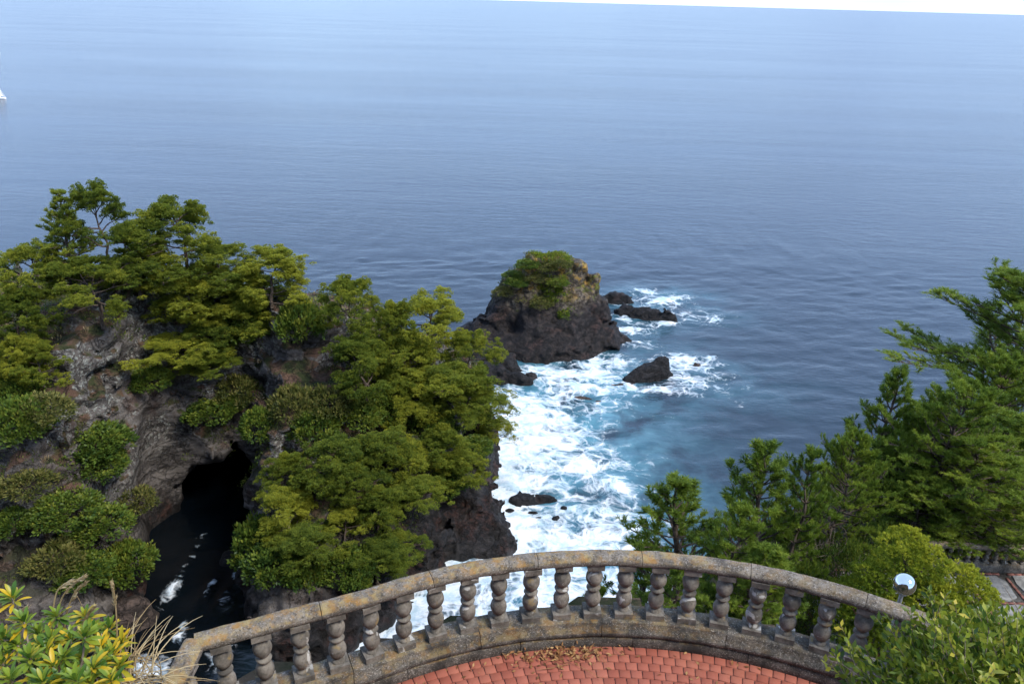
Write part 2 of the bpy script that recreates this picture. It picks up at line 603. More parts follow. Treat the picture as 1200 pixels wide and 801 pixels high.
def sea_mat():
    m = NT('sea_water')
    p = m.pos()
    foam, aer = m.attr('foam'), m.attr('aer')
    # foam: torn patches and lace
    warp = m.n('ShaderNodeTexNoise')
    m.l(p, warp.inputs['Vector'])
    warp.inputs['Scale'].default_value, warp.inputs['Detail'].default_value = 0.16, 4
    vadd = m.n('ShaderNodeVectorMath', operation='MULTIPLY_ADD')
    m.l(warp.outputs['Color'], vadd.inputs[0])
    vadd.inputs[1].default_value = (5, 5, 0)
    m.l(p, vadd.inputs[2])
    pw = vadd.outputs[0]
    n1 = m.math('ADD', m.math('MULTIPLY', m.noise(pw, 0.26, 7, 0.66), 0.62), m.math('MULTIPLY', m.noise(m.mapped(pw, (0.22, 0.75, 1), (0, 0, 0.35)), 1.0, 6, 0.64), 0.38))
    vor = m.n('ShaderNodeTexVoronoi', feature='DISTANCE_TO_EDGE')
    m.l(pw, vor.inputs['Vector'])
    vor.inputs['Scale'].default_value = 0.42
    lace = m.step(vor.outputs['Distance'], 0.0, 0.16, 1.0, 0.0)
    vor2 = m.n('ShaderNodeTexVoronoi', feature='DISTANCE_TO_EDGE')
    m.l(pw, vor2.inputs['Vector'])
    vor2.inputs['Scale'].default_value = 1.1
    lace2 = m.step(vor2.outputs['Distance'], 0.0, 0.2, 1.0, 0.0)
    v = m.math('ADD', m.math('MULTIPLY', foam, 0.85), m.math('MULTIPLY', m.math('SUBTRACT', n1, 0.5), 3.2))
    v = m.math('ADD', v, m.math('MULTIPLY', m.math('ADD', m.math('MULTIPLY', lace, 0.22), m.math('MULTIPLY', lace2, 0.12)), m.step(foam, 0.08, 0.4)))
    mask = m.math('MULTIPLY', m.step(v, 0.44, 1.02), m.step(foam, 0.02, 0.2))
    # scattered thin streaks
    deep = m.mix(m.step(m.noise(p, 0.004, 3), 0.35, 0.65), (0.0090, 0.0200, 0.0320), (0.0115, 0.0245, 0.0390))
    deep = m.mix(m.attr('cliff_shade'), deep, (0.0015, 0.0032, 0.0050))      # cliff shade and dark cliff reflection painted into the inlet water colour
    turq = m.mix(m.step(n1, 0.3, 0.7), (0.030, 0.125, 0.175), (0.16, 0.36, 0.43))
    aa = m.math('MULTIPLY', aer, m.step(m.noise(pw, 0.12, 5), 0.30, 0.62))
    c = m.mix(aa, deep, turq)
    c = m.mix(mask, c, m.mix(m.step(m.noise(pw, 0.55, 6, 0.7), 0.36, 0.60), (0.42, 0.55, 0.62), (0.74, 0.77, 0.79)))
    # wavelets
    h1 = m.noise(m.mapped(p, (0.75, 1.6, 1), (0, 0, 0.25)), 1.0, 3, 0.55)
    h2 = m.noise(m.mapped(p, (0.15, 0.36, 1), (0, 0, 0.22)), 1.0, 5, 0.55, 0.4)
    h3 = m.noise(m.mapped(p, (0.006, 0.034, 1), (0, 0, 0.16)), 1.0, 5, 0.6, 0.3)
    calm = m.step(m.noise(m.mapped(p, (0.0012, 0.006, 1), (0, 0, 0.1)), 1.0, 4, 0.6), 0.35, 0.65, 0.40, 1.15)
    hh = m.math('ADD', m.math('MULTIPLY', h3, 0.3), m.math('MULTIPLY', m.math('ADD', m.math('MULTIPLY', h2, 0.17), m.math('MULTIPLY', h1, 0.09)), calm))
    hh = m.math('ADD', hh, m.math('MULTIPLY', m.math('MULTIPLY', mask, n1), 0.25))
    b = m.bump(hh, 1.0, 1.0)
    wind = m.noise(m.mapped(p, (0.0022, 0.009, 1), (0, 0, 0.12)), 1.0, 5, 0.6, 0.6)
    rough = m.math('ADD', m.step(wind, 0.30, 0.72, 0.205, 0.222), m.math('MULTIPLY', mask, 0.6))
    return m.done(m.bsdf(c, rough, 0.5, normal=b))


M['sea'] = sea_mat()


def stone_mat(name, base_a, base_b, lich=0.5, stain=0.5):
    m = NT(name)
    p = m.pos()
    nrm = m.n('ShaderNodeSeparateXYZ')
    m.l(m._p.outputs['Normal'], nrm.inputs[0])
    px = m.n('ShaderNodeSeparateXYZ')
    m.l(p, px.inputs[0])
    n = m.noise(p, 9, 8, 0.7)
    c = m.mix(m.step(n, 0.35, 0.65), base_a, base_b)
    c = m.mix(m.math('MULTIPLY', m.step(m.noise(p, 75, 3, 0.6), 0.53, 0.66), 0.6), c, (0.42, 0.38, 0.33))
    c = m.mix(m.math('MULTIPLY', m.step(m.noise(p, 55, 3, 0.6), 0.53, 0.66), 0.7), c, (0.035, 0.031, 0.027))
    # dark rain staining
    c = m.mix(m.math('MULTIPLY', m.step(m.noise(m.mapped(p, (3.5, 3.5, 1.4)), 1.0, 6, 0.7), 0.46, 0.66), stain), c, (0.035, 0.033, 0.030))
    # orange and pale lichen, thickest on the stretch that catches the light
    where = m.math('MULTIPLY', m.step(px.outputs[0], 1.0, 2.2, 1.0, 0.35), m.step(nrm.outputs[2], 0.1, 0.6))
    o = m.math('MULTIPLY', m.step(m.noise(p, 6.5, 9, 0.78), 0.43, 0.60), m.math('MULTIPLY', where, lich))
    c = m.mix(o, c, m.mix(m.step(m.noise(p, 14, 4), 0.4, 0.6), (0.34, 0.17, 0.03), (0.36, 0.26, 0.10)))
    b = m.bump(m.noise(p, 60, 6, 0.75), 0.9, 0.010)
    b = m.bump(m.noise(p, 9, 5, 0.6), 0.4, 0.012, b)
    return m.done(m.bsdf(c, 0.93, 0.2, normal=b))


M['rail'] = stone_mat('rail_stone', (0.105, 0.088, 0.068), (0.235, 0.200, 0.158), 0.72, 0.45)
M['plinth'] = stone_mat('plinth_stone', (0.062, 0.056, 0.048), (0.150, 0.135, 0.115), 0.45, 0.95)


def baluster_mat():
    m = NT('baluster_stone')
    p = m.pos()
    n = m.noise(p, 10, 8, 0.7)
    c = m.mix(m.step(n, 0.35, 0.65), (0.095, 0.083, 0.068), (0.225, 0.198, 0.163))
    c = m.mix(m.math('MULTIPLY', m.step(m.noise(p, 6.5, 3, 0.5, 0.8), 0.63, 0.67), 0.85), c, (0.46, 0.44, 0.40))
    c = m.mix(m.math('MULTIPLY', m.step(m.noise(p, 50, 3, 0.6), 0.56, 0.7), 0.5), c, (0.05, 0.045, 0.04))
    c = m.mix(m.math('MULTIPLY', m.step(m.noise(p, 4, 5, 0.6), 0.52, 0.66), 0.6), c, (0.06, 0.056, 0.05))
    c = m.mix(m.math('MULTIPLY', m.step(m.noise(p, 7, 6, 0.7), 0.58, 0.66), 0.5), c, (0.30, 0.20, 0.06))
    return m.done(m.bsdf(c, 0.92, 0.2, normal=m.bump(m.noise(p, 55, 6, 0.75), 0.7, 0.006)))


M['baluster'] = baluster_mat()


def tile_mat():
    m = NT('red_paver')
    p = m.pos()
    c = m.mix(m.rand(), (0.265, 0.074, 0.046), (0.36, 0.115, 0.074))
    c = m.mix(m.math('MULTIPLY', m.step(m.noise(p, 3.0, 6, 0.7), 0.45, 0.7), 0.45), c, (0.37, 0.145, 0.088))
    c = m.mix(m.math('MULTIPLY', m.step(m.noise(p, 14, 5, 0.7), 0.58, 0.72), 0.5), c, (0.15, 0.055, 0.042))
    return m.done(m.bsdf(c, 0.82, 0.3, normal=m.bump(m.noise(p, 90, 5, 0.7), 0.35, 0.004)))


M['tile'] = tile_mat()


def plain(name, a, b, scale=8, rough=0.9, spec=0.2, metallic=0.0, bump=0.4, bd=0.01):
    m = NT(name)
    p = m.pos()
    n = m.noise(p, scale, 6, 0.65)
    return m.done(m.bsdf(m.mix(m.step(n, 0.35, 0.65), a, b), rough, spec, metallic, m.bump(n, bump, bd) if bump else None))


M['grout'] = plain('grout', (0.075, 0.068, 0.060), (0.17, 0.155, 0.135), 12)
M['old_brick'] = plain('old_brick', (0.15, 0.065, 0.048), (0.27, 0.115, 0.085), 14)
M['slab'] = plain('paving_slab', (0.15, 0.145, 0.135), (0.29, 0.275, 0.25), 5)
M['chrome'] = plain('polished_steel', (0.80, 0.81, 0.82), (0.84, 0.85, 0.86), 3, 0.04, 0.5, 1.0, 0)
M['galv'] = plain('galvanised_steel', (0.42, 0.44, 0.46), (0.58, 0.60, 0.62), 20, 0.45, 0.5, 0.7, 0)
M['yacht'] = plain('white_gelcoat', (0.80, 0.80, 0.79), (0.84, 0.84, 0.83), 1, 0.4, 0.4, 0, 0)
M['litter'] = foliage_mat('dead_leaves', (0.11, 0.05, 0.02), (0.30, 0.14, 0.05), (0.48, 0.30, 0.13), 0.15)

# ================================================================== HEADLAND
HPOLY = [(-29.5, 68), (-27, 61), (-22, 56.5), (-15, 57), (-11, 62), (-9, 66.5), (-4, 71.5), (1.6, 75.3), (0.2, 79.5), (-2.8, 86.5),
         (0.6, 94.5), (-1.5, 101), (-5, 109), (-13, 114), (-30, 113), (-50, 117), (-75, 119), (-130, 119), (-130, 30), (-75, 34),
         (-56, 40), (-46, 50), (-38.5, 58), (-38.8, 66), (-40, 74), (-39, 79), (-33, 83), (-31, 76)]
HCTRL = [(-23, 88, 24.5), (-29, 88, 27), (-35, 86, 30.5), (-44, 80, 32), (-60, 85, 26), (-80, 90, 25), (-100, 80, 28), (-12, 95, 17.5), (-5, 94, 12.5),
         (-15, 88, 20), (-3, 82, 8), (-8, 84, 14), (-20, 80, 18.5), (-28, 80, 19.5), (-31, 79, 16), (-20, 70, 12.5), (-25, 64, 9), (-17, 61, 7),
         (-11, 73, 9.5), (-4, 75, 5.5), (-14, 77, 14), (-47.5, 66, 23.5), (-43, 68, 19), (-40.5, 68, 12), (-41.5, 61, 9.5), (-46, 58, 9.5),
         (-52, 60, 17), (-60, 60, 22), (-43.5, 72, 27.5), (-38, 80, 26), (-34, 83, 23), (-53, 74, 27), (-50, 45, 10), (-75, 50, 26),
         (-30, 105, 20), (-55, 108, 20), (-80, 110, 20), (-10, 106, 14)]


def headland_h(X, Y):
    s = poly_sd(HPOLY, X, Y)
    s = s + fbm(X * 0.16, Y * 0.16, 0.5, 3, 5) * 1.6
    num, den = 0.0, 0.0
    for cx, cy, cz in HCTRL:
        w = 1.0 / ((X - cx) ** 2 + (Y - cy) ** 2 + 3.0) ** 2
        num, den = num + w * cz, den + w
    T = num / den
    prof = np.clip(s / 5.0, 0, 1) ** 0.55
    return np.where(s > 0, T * prof, s * 0.9)


def build_headland():
    h = 0.43
    xs, ys, zs = np.arange(-92, 6, h), np.arange(36, 121, h), np.arange(-3, 38, h)
    X2, Y2 = np.meshgrid(xs, ys, indexing='ij')
    H = headland_h(X2, Y2)
    gx, gy = np.gradient(H, h)
    k = 1.0 / np.sqrt(1 + np.clip(gx ** 2 + gy ** 2, 0, 9))
    X, Y, Z = (a.astype(np.float32) for a in np.meshgrid(xs, ys, zs, indexing='ij'))
    Fv = ((Z - H[:, :, None]) * k[:, :, None]).astype(np.float32)
    near = np.abs(Fv) < 4.5
    x, y, z = X[near], Y[near], Z[near]
    f = Fv[near]
    steep = np.broadcast_to((1 - k)[:, :, None], Fv.shape)[near]
    amp = 0.30 + 1.7 * steep
    f += amp * (1.15 * fbm(x * 0.14, y * 0.14, z * 0.14, 3, 11) + 0.9 * ridged(x * 0.30, y * 0.30, z * 0.38, 3, 23))
    st = (z * 0.8 + x * 0.5 - y * 0.2) * 0.9 + 1.8 * noise3(x * .2, y * .2, z * .2, 9)
    f += amp * 0.28 * np.abs(np.sin(st))
    nb = np.abs(f) < 2.6
    w = amp[nb]
    wx, wy, wz = x[nb], y[nb], z[nb]
    f[nb] += w * (1.15 * facet(wx * .21, wy * .21, wz * .26, 301) + 0.70 * facet(wx * .55, wy * .55, wz * .62, 311) + 0.32 * facet(wx * 1.05, wy * 1.05, wz * 1.2, 321))
    Fv[near] = f

    def carve(Fv, c0, c1, rh, rv, nz=0.9):
        c0, c1 = np.array(c0, float), np.array(c1, float)
        d = c1 - c0
        t = np.clip(((X - c0[0]) * d[0] + (Y - c0[1]) * d[1]) / (d[0] ** 2 + d[1] ** 2), 0, 1)
        cx, cy, cz = c0[0] + d[0] * t, c0[1] + d[1] * t, c0[2] + d[2] * t
        rr = np.sqrt(((X - cx) ** 2 + (Y - cy) ** 2) / rh ** 2 + ((Z - cz) / rv) ** 2)
        e = (1 - rr) * min(rh, rv)
        m = np.abs(e) < 3
        e[m] += nz * fbm(X[m] * 0.3, Y[m] * 0.3, Z[m] * 0.3, 3, 77)
        return np.maximum(Fv, e)
    Fv = carve(Fv, (-34.2, 77.5, -1), (-41, 97, 0), 5.8, 8.6, 2.2)           # the sea cave
    Fv = carve(Fv, (-34.8, 68, 0), (-38.8, 77.5, 3), 4.6, 16.5, 0.7)      # smooth hollow left of its mouth
    Fv[0], Fv[-1] = 1, 1
    V, Q = surface_nets(Fv, (xs[0], ys[0], zs[0]), h)
    # fine break-up along normals is left to the bump; roughen verts a little
    V += 0.10 * np.stack([fbm(V[:, 0] * 1.1, V[:, 1] * 1.1, V[:, 2] * 1.1, 2, 90 + i) for i in range(3)], 1)
    o = link('headland', mesh_from('headland', V, Q, M['headland']))
    o['kind'] = 'structure'
    return o, V, Q


headland, HV, HQ = build_headland()
_gx = np.arange(-92, 6, 0.5)
_gy = np.arange(36, 121, 0.5)


def grid_sampler(V, x0, y0, h, nx, ny):
    Zm = np.full((nx, ny), -9.0)
    i = np.clip(((V[:, 0] - x0) / h).round().astype(int), 0, nx - 1)
    j = np.clip(((V[:, 1] - y0) / h).round().astype(int), 0, ny - 1)
    np.maximum.at(Zm, (i, j), V[:, 2])
    return Zm


HZ = grid_sampler(HV, -92, 36, 0.8, 124, 108)


def head_z(x, y):
    i, j = int(round((x + 92) / 0.8)), int(round((y - 36) / 0.8))
    if not (0 <= i < 124 and 0 <= j < 108):
        return -9.0
    return float(HZ[i, j])


# ================================================================== MAINLAND GROUND (under and beside the terrace)
CX, CY, RR = 0.98, 1.18, 4.0                     # terrace arc: centre and balustrade radius
LA = math.atan2(4.62 - CY, -1.05 - CX)            # where the straight part meets the arc


def path_points(r, step=0.05, start=-2.16):
    """plan of the balustrade, offset so that r is the radius on the arc: leg, straight, arc"""
    off = RR - r
    a0 = LA
    P0 = np.array([CX + r * math.cos(a0), CY + r * math.sin(a0)])
    tdir = np.array([math.sin(a0), -math.cos(a0)])
    tdir = -tdir if tdir[0] > 0 else tdir            # heads left along the tangent
    tdir = np.array([-0.915, -0.403])
    L = (start + off - P0[0]) / tdir[0]
    corner = P0 + tdir * L
    pts = []
    n = int((corner[1] - 2.3) / step)
    for i in range(n):
        pts.append((corner[0], 2.3 + (corner[1] - 2.3) * i / n))
    ic = len(pts)
    n = max(2, int(L / step))
    for i in range(n):
        p = corner + (P0 - corner) * i / n
        pts.append((p[0], p[1]))
    a1 = R_(8)
    n = int((a0 - a1) * r / step)
    for i in range(n + 1):
        a = a0 + (a1 - a0) * i / n
        pts.append((CX + r * math.cos(a), CY + r * math.sin(a)))
    return np.array(pts), ic


_tp, _ = path_points(4.15, 0.3)
TPOLY = [tuple(p) for p in _tp] + [(4.9, -30), (-40, -30), (-40, 0.5), (-2.3, 0.5)]
QPOLY = [(1.6, 3), (2.0, 9.5), (4.4, 15), (7.5, 20.5), (13, 26.5), (20, 34), (32, 41), (90, 46), (90, -40), (3, -40)]


def ground_h(X, Y):
    X, Y = np.asarray(X, float), np.asarray(Y, float)
    sT, sQ = poly_sd(TPOLY, X, Y), poly_sd(QPOLY, X, Y)
    n = fbm(X * 0.35, Y * 0.35, 0.3, 4, 3)
    plate = 44.7 - 0.30 * np.clip(Y - 20, 0, 40) + 0.7 * n * sstep(19, 22, Y) + 0.25 * np.clip(X - 30, 0, 60)
    zq = np.where(sQ > 0, plate, plate + sQ * 1.9 + n * 1.2)
    zt = np.where(sT > 0, 54.78, 54.0 + sT * 2.3 + n * 0.5)
    up = 54.78 + 3.5 * sstep(2.0, 1.0, Y) * sstep(0.0, 0.6, sT)
    mound = 54.78 + 2.35 * sstep(-0.95, -1.5, X) * sstep(3.05, 2.6, Y)
    mound2 = 54.78 + 1.1 * sstep(2.1, 2.8, X) * sstep(3.9, 3.2, Y)
    zt = np.maximum(zt, np.where(sT > -0.6, np.maximum(np.maximum(up, mound), mound2), -99))
    left = -3 + 45 * sstep(-38, -75, X) * sstep(62, 30, Y + 0.2 * X)
    return np.maximum(np.maximum(zq, zt), np.maximum(left, -4.0))


def axis(lo, hi, a, b, fine, coarse):
    out = list(np.arange(a, b + 1e-6, fine))
    s, v = fine, b
    while v < hi:
        s = min(s * 1.15, coarse)
        v += s
        out.append(v)
    s, v = fine, a
    while v > lo:
        s = min(s * 1.15, coarse)
        v -= s
        out.insert(0, v)
    return np.array(out)


def grid_mesh(xs, ys):
    nx, ny = len(xs), len(ys)
    i = np.arange(nx * ny).reshape(nx, ny)
    return np.stack([i[:-1, :-1], i[1:, :-1], i[1:, 1:], i[:-1, 1:]], -1).reshape(-1, 4)


gxs, gys = axis(-110, 100, -3.5, 22, 0.3, 3.0), axis(-60, 62, -1, 30, 0.3, 3.0)
GX, GY = np.meshgrid(gxs, gys, indexing='ij')
GH = ground_h(GX, GY)
go = link('ground', mesh_from('ground', np.stack([GX, GY, GH], -1).reshape(-1, 3), grid_mesh(gxs, gys), M['ground'], True))
go['kind'] = 'structure'


def ground_z(x, y):
    return float(ground_h(np.array([x]), np.array([y]))[0])


# ================================================================== SEA
FOAM = [  # px, py, rx m, ry m, strength
    (640, 437, 9, 3.5, .85), (705, 425, 8, 4, .75), (590, 465, 7, 5, 1.0), (600, 480, 9, 6, 1.0), (625, 500, 10, 6, .85), (655, 455, 7, 4, .8),
    (770, 355, 8, 5, .95), (815, 372, 8, 6, .55), (735, 388, 5, 4, .9), (760, 345, 5, 4, .7), (730, 372, 4, 4, .8),
    (805, 425, 6, 3.5, .9), (828, 447, 7, 5, .55), (700, 437, 5, 4, .75), (745, 405, 6, 3, .45), (800, 458, 6, 3, .45), (730, 470, 6, 3, .45),
    (640, 470, 6, 3, .7), (625, 445, 8, 4, .95), (665, 440, 7, 4, .85), (690, 455, 6, 3, .7), (600, 500, 9, 6, 1.0), (715, 440, 5, 3, .6), (655, 490, 9, 3, .6), (790, 350, 6, 4, .7), (680, 480, 7, 2.5, .55),
    (640, 525, 8, 5, .85), (680, 545, 9, 5, .75), (600, 545, 6, 8, 1.0), (710, 565, 8, 5, .6), (590, 575, 5, 6, 1.0), (640, 570, 7, 5, .7),
    (610, 620, 6, 6, 1.0), (640, 635, 10, 6, 1.1), (690, 625, 8, 6, .9), (725, 600, 7, 5, .55), (670, 600, 6, 4, .8),
    (560, 715, 8, 5, 1.0), (620, 690, 9, 6, 1.0), (690, 690, 9, 6, .85), (480, 735, 5, 4, .75), (520, 715, 6, 4, .9), (500, 760, 6, 4, .6), (740, 680, 8, 6, .6),
    (745, 540, 7, 5, .35), (770, 490, 8, 4, .28), (700, 510, 7, 4, .35), (860, 470, 8, 4, .22), (790, 570, 8, 5, .25), (930, 455, 10, 4, .12),
    (560, 780, 8, 6, .7), (640, 770, 10, 8, .7),
    (200, 692, 0.9, 2.2, .62), (212, 672, .6, 2.2, .5), (226, 650, .5, 2.4, .5), (262, 700, .8, 2.4, .55), (284, 668, .8, 3, .6), (246, 690, .5, 2.0, .5), (238, 630, 1.2, .8, .5), (170, 790, 2.2, 2.6, .7), (255, 770, 1.6, 2.4, .55), (215, 735, .8, 2.6, .5),
]


def build_sea():
    def ax(lo, hi, far):
        out = list(np.arange(lo, hi, 0.7))
        s, v = 0.7, out[-1]
        while v < far:
            s *= 1.22
            v += s
            out.append(v)
        s, v = 0.7, out[0]
        while v > -far:
            s *= 1.22
            v -= s
            out.insert(0, v)
        return np.array(out)
    xs, ys = ax(-50, 95, 160000), ax(50, 185, 160000)
    X, Y = np.meshgrid(xs, ys, indexing='ij')
    foam = np.zeros(X.shape)
    aer = np.zeros(X.shape)
    for px, py, rx, ry, s in FOAM:
        c = at_z(px, py, 0)
        q = ((X - c[0]) / rx) ** 2 + ((Y - c[1]) / ry) ** 2
        foam = np.maximum(foam, s * np.exp(-q * 0.9)) + 0.12 * s * np.exp(-q * 0.8)
        aer = aer + 0.26 * s * np.exp(-q * 0.32)
    sh = poly_sd(HPOLY, X, Y)
    expo = sstep(-32, -14, X) * sstep(118, 100, Y)
    for px, py, r in ((760, 445, 6.5), (683, 467, 5), (628, 592, 5), (757, 372, 8), (722, 353, 6), (816, 428, 3.5), (590, 450, 8), (720, 452, 4)):
        c = at_z(px, py, 0)
        q = ((X - c[0]) / r) ** 2 + ((Y - c[1]) / (r * .62)) ** 2
        foam = np.maximum(foam, .62 * np.exp(-(np.sqrt(q) - .8) ** 2 * 5))
    foam += expo * 0.9 * np.exp(-np.clip(-sh, 0, 99) / 1.6)
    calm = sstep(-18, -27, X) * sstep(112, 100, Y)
    aer = np.clip(aer * (1 - calm), 0, 1)
    wob = fbm(X * 0.05, Y * 0.05, 0.1, 3, 44)
    foam = np.clip(foam * (0.92 + 0.6 * wob), 0, 1.08)
    core = sstep(-90, -50, X) * sstep(140, 95, X) * sstep(20, 50, Y) * sstep(260, 185, Y)
    c, s = math.cos(0.22), math.sin(0.22)
    U, W = X * c + Y * s, -X * s + Y * c
    Z = core * (0.18 * fbm(U * 0.06, W * 0.17, 0.2, 3, 61) + 0.22 * fbm(U * 0.25, W * 0.5, 0.7, 3, 66)
                + np.clip(foam, 0, 1) * (0.9 * ridged(U * 0.10, W * 0.26, 0.4, 3, 71) + 0.3 * fbm(X * 0.5, Y * 0.5, 0.4, 3, 72)))
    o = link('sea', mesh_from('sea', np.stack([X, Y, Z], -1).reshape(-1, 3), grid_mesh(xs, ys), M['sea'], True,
                              {'foam': foam.ravel(), 'aer': aer.ravel(), 'cliff_shade': calm.ravel()}))
    o['kind'] = 'structure'


build_sea()


# ================================================================== ISLET AND SEA ROCKS
def rock_solid(name, mat, lo, hi, h, hf, amp, seed, label, cat='rock', group=None, rfreq=0.45):
    xs, ys, zs = np.arange(lo[0], hi[0], h), np.arange(lo[1], hi[1], h), np.arange(-1.6, hi[2], h)
    X2, Y2 = np.meshgrid(xs, ys, indexing='ij')
    H = hf(X2, Y2)
    gx, gy = np.gradient(H, h)
    k = 1.0 / np.sqrt(1 + np.clip(gx ** 2 + gy ** 2, 0, 9))
    X, Y, Z = np.meshgrid(xs, ys, zs, indexing='ij')
    F = (Z - H[:, :, None]) * k[:, :, None]
    a = amp * (0.45 + 0.9 * (1 - k))[:, :, None]
    F = F + a * (0.9 * fbm(X * rfreq * .5, Y * rfreq * .5, Z * rfreq * .5, 3, seed) + 1.0 * ridged(X * rfreq, Y * rfreq, Z * rfreq * 1.2, 3, seed + 5))
    nb = np.abs(F) < 2.2
    aa = np.broadcast_to(a, F.shape)[nb]
    qx, qy, qz = X[nb], Y[nb], Z[nb]
    F[nb] += aa * (0.85 * facet(qx * rfreq * .55, qy * rfreq * .55, qz * rfreq * .7, seed + 40) + .5 * facet(qx * rfreq * 1.5, qy * rfreq * 1.5, qz * rfreq * 1.7, seed + 50))
    G = F.copy()                                   # half a smoothing pass takes off paper-thin slivers
    for ax_ in range(3):
        G = (np.roll(G, 1, ax_) + G + np.roll(G, -1, ax_)) / 3
    F = .45 * F + .55 * G
    nb = np.abs(F) < 1.2
    F[nb] += np.broadcast_to(a, F.shape)[nb] * .28 * facet(X[nb] * rfreq * 2.6, Y[nb] * rfreq * 2.6, Z[nb] * rfreq * 3, seed + 60)
    F[0], F[-1], F[:, 0], F[:, -1], F[:, :, -1] = 1, 1, 1, 1, 1
    V, Q = surface_nets(F, (xs[0], ys[0], zs[0]), h)
    c = np.array([(lo[0] + hi[0]) / 2, (lo[1] + hi[1]) / 2, 0])
    o = link(name, mesh_from(name, V - c, Q, mat), None, c)
    tag(o, label, cat, group)
    return o, V, Q


def islet_h(X, Y):
    P = [(-12.5, 135), (-4, 129.5), (6, 128), (13, 130), (20, 134.5), (24, 139), (20, 144), (12, 147), (0, 147), (-11, 142)]
    s = poly_sd(P, X, Y)
    ctrl = [(-9, 138, 3.5), (-6, 137.5, 6), (-3, 138, 10), (0, 139, 13.5), (3, 139.5, 17.3), (8, 140, 17), (12, 140, 16.2), (15.5, 140, 13.5), (17.5, 140, 9.5), (19.5, 140, 6),
            (22, 140, 3), (5, 133, 8.5), (11, 134, 9.5), (-2, 133, 5.0), (16, 137, 8.5), (5, 145, 14)]
    num = den = 0.0
    for cx, cy, cz in ctrl:
        w = 1 / ((X - cx) ** 2 + (Y - cy) ** 2 + 1.0) ** 2
        num, den = num + w * cz, den + w
    return np.where(s > 0, num / den * np.clip(s / 5.5, 0, 1) ** 0.65, s * 1.2)


islet, ISV, ISQ = rock_solid('rock_islet', M['islet'], (-13, 124, 0), (28, 151, 21), 0.36, islet_h, 1.0, 200,
                        'tall dark rock islet with green scrub on its top', 'islet')


def blob_h(c, parts):
    def hf(X, Y):
        H = np.full(X.shape, -3.0)
        for dx, dy, rx, ry, z, rot in parts:
            u, v = X - c[0] - dx, Y - c[1] - dy
            cu, su = math.cos(rot), math.sin(rot)
            q = ((u * cu + v * su) / rx) ** 2 + ((-u * su + v * cu) / ry) ** 2
            H = np.maximum(H, (z + 2) * np.clip(1 - q ** 1.6, -1, 1) - 2)
        return H
    return hf


def sea_rock(px, py, parts, ext, zt, label, mat, h=0.25, amp=0.45, seed=1, rf=0.8):
    c = at_z(px, py, 0)
    o, V, Q = rock_solid('sea_rock', mat, (c[0] - ext[0], c[1] - ext[1], 0), (c[0] + ext[0], c[1] + ext[1], zt), h, blob_h(c, parts), amp, seed, label, 'rock', None, rf)
    return o


sea_rock(760, 445, [(0.2, 1, 5.4, 2.5, 2.9, 0.30), (-3.4, -0.6, 2.4, 1.6, 1.0, 0.1), (2.4, 1.8, 2.6, 1.8, 3.7, 0.3)], (7.5, 5, 0), 6, 'black block-shaped rock standing alone in the foam', M['basalt'], .25, .6, 300)
sea_rock(683, 467, [(0, 0, 3.2, .9, .55, -0.2), (2.6, -1.3, 1.6, .8, .45, -.5), (-2.5, 1.5, 1.6, .5, .3, 0)], (6, 4, 0), 2, 'low brown rock ledge awash between waves below the islet', M['brownrock'], .22, .35, 310)
sea_rock(722, 452, [(0, 0, 2.6, .7, .4, .1), (3, .3, 1.5, .6, .5, 0)], (5.5, 3, 0), 2, 'thin brown rock shelf awash beside the black block rock', M['brownrock'], .22, .3, 315)
sea_rock(628, 592, [(-1.8, 0.6, 3.0, 1.9, 1.15, .2), (1.4, 1.2, 2.3, 1.5, .95, -.2), (-.4, -1.8, 1.6, .8, .6, 0), (-3.2, -1.4, 1.4, .9, .6, 0)], (7, 5, 0), 2.2, 'grey-black rocks half swamped by foam near the cliff foot', M['basalt'], .2, .45, 320, 1.1)
sea_rock(661, 597, [(0, 0, 1.2, .8, .75, 0.2)], (2.4, 2, 0), 2, 'small black rock poking from the foam near the cliff foot', M['basalt'], .18, .3, 325, 1.2)
sea_rock(650, 610, [(0, 0, 1.0, .8, .55, .4), (-2, .3, .9, .4, .35, 0)], (3.5, 2, 0), 2, 'tiny wet rocks in the foam nearest the balustrade', M['basalt'], .18, .3, 327, 1.2)
sea_rock(757, 372, [(0, 0, 5.6, 2.3, 2.5, -.25), (4.2, -1.2, 2.8, 1.6, 2.1, -.4), (-4.0, 1.6, 3.2, 2.0, 2.2, 0)], (10, 6, 0), 4, 'jagged dark reef arm reaching right from behind the islet', M['basalt'], .25, .7, 330)
sea_rock(722, 354, [(0, 0, 4.8, 2.2, 2.5, -.1), (-3, -1, 2, 1.4, 1.6, 0)], (8, 4.5, 0), 4, 'dark reef rock tucked close behind the islet', M['basalt'], .28, .7, 335)
sea_rock(816, 428, [(0, 0, 1.5, .8, .6, 0)], (3, 2, 0), 2, 'tiny brown rock ringed by foam, outermost of all', M['brownrock'], .2, .3, 340, 1.2)
sea_rock(590, 447, [(-3, 1, 6, 3.6, 3.4, -.2), (2.2, -.6, 4.2, 2.0, 2.0, -.3), (4.6, 0.8, 2.6, 1.2, 1.5, -.2), (-5, 5, 4.5, 4, 5, 0), (0, 5, 4, 3, 3.0, 0)], (12, 10, 0), 7, 'low black rock platform at the foot of the islet', M['basalt'], .3, .8, 345, .6)
sea_rock(158, 728, [(0, 0, 2.8, 2.2, 3.2, .5), (-2, 1, 2, 2, 2.4, 0)], (6, 5, 0), 6, 'rounded boulder at the mouth of the dark sea channel', M['brownrock'], .25, .4, 350, .5)
sea_rock(268, 655, [(0, 0, 1.4, 1.8, .9, .2)], (3, 3, 0), 2.5, 'dark wet boulder inside the narrow cave channel', M['basalt'], .22, .3, 355, .8)

# ================================================================== TERRACE AND BALUSTRADE
TZ = 55.0


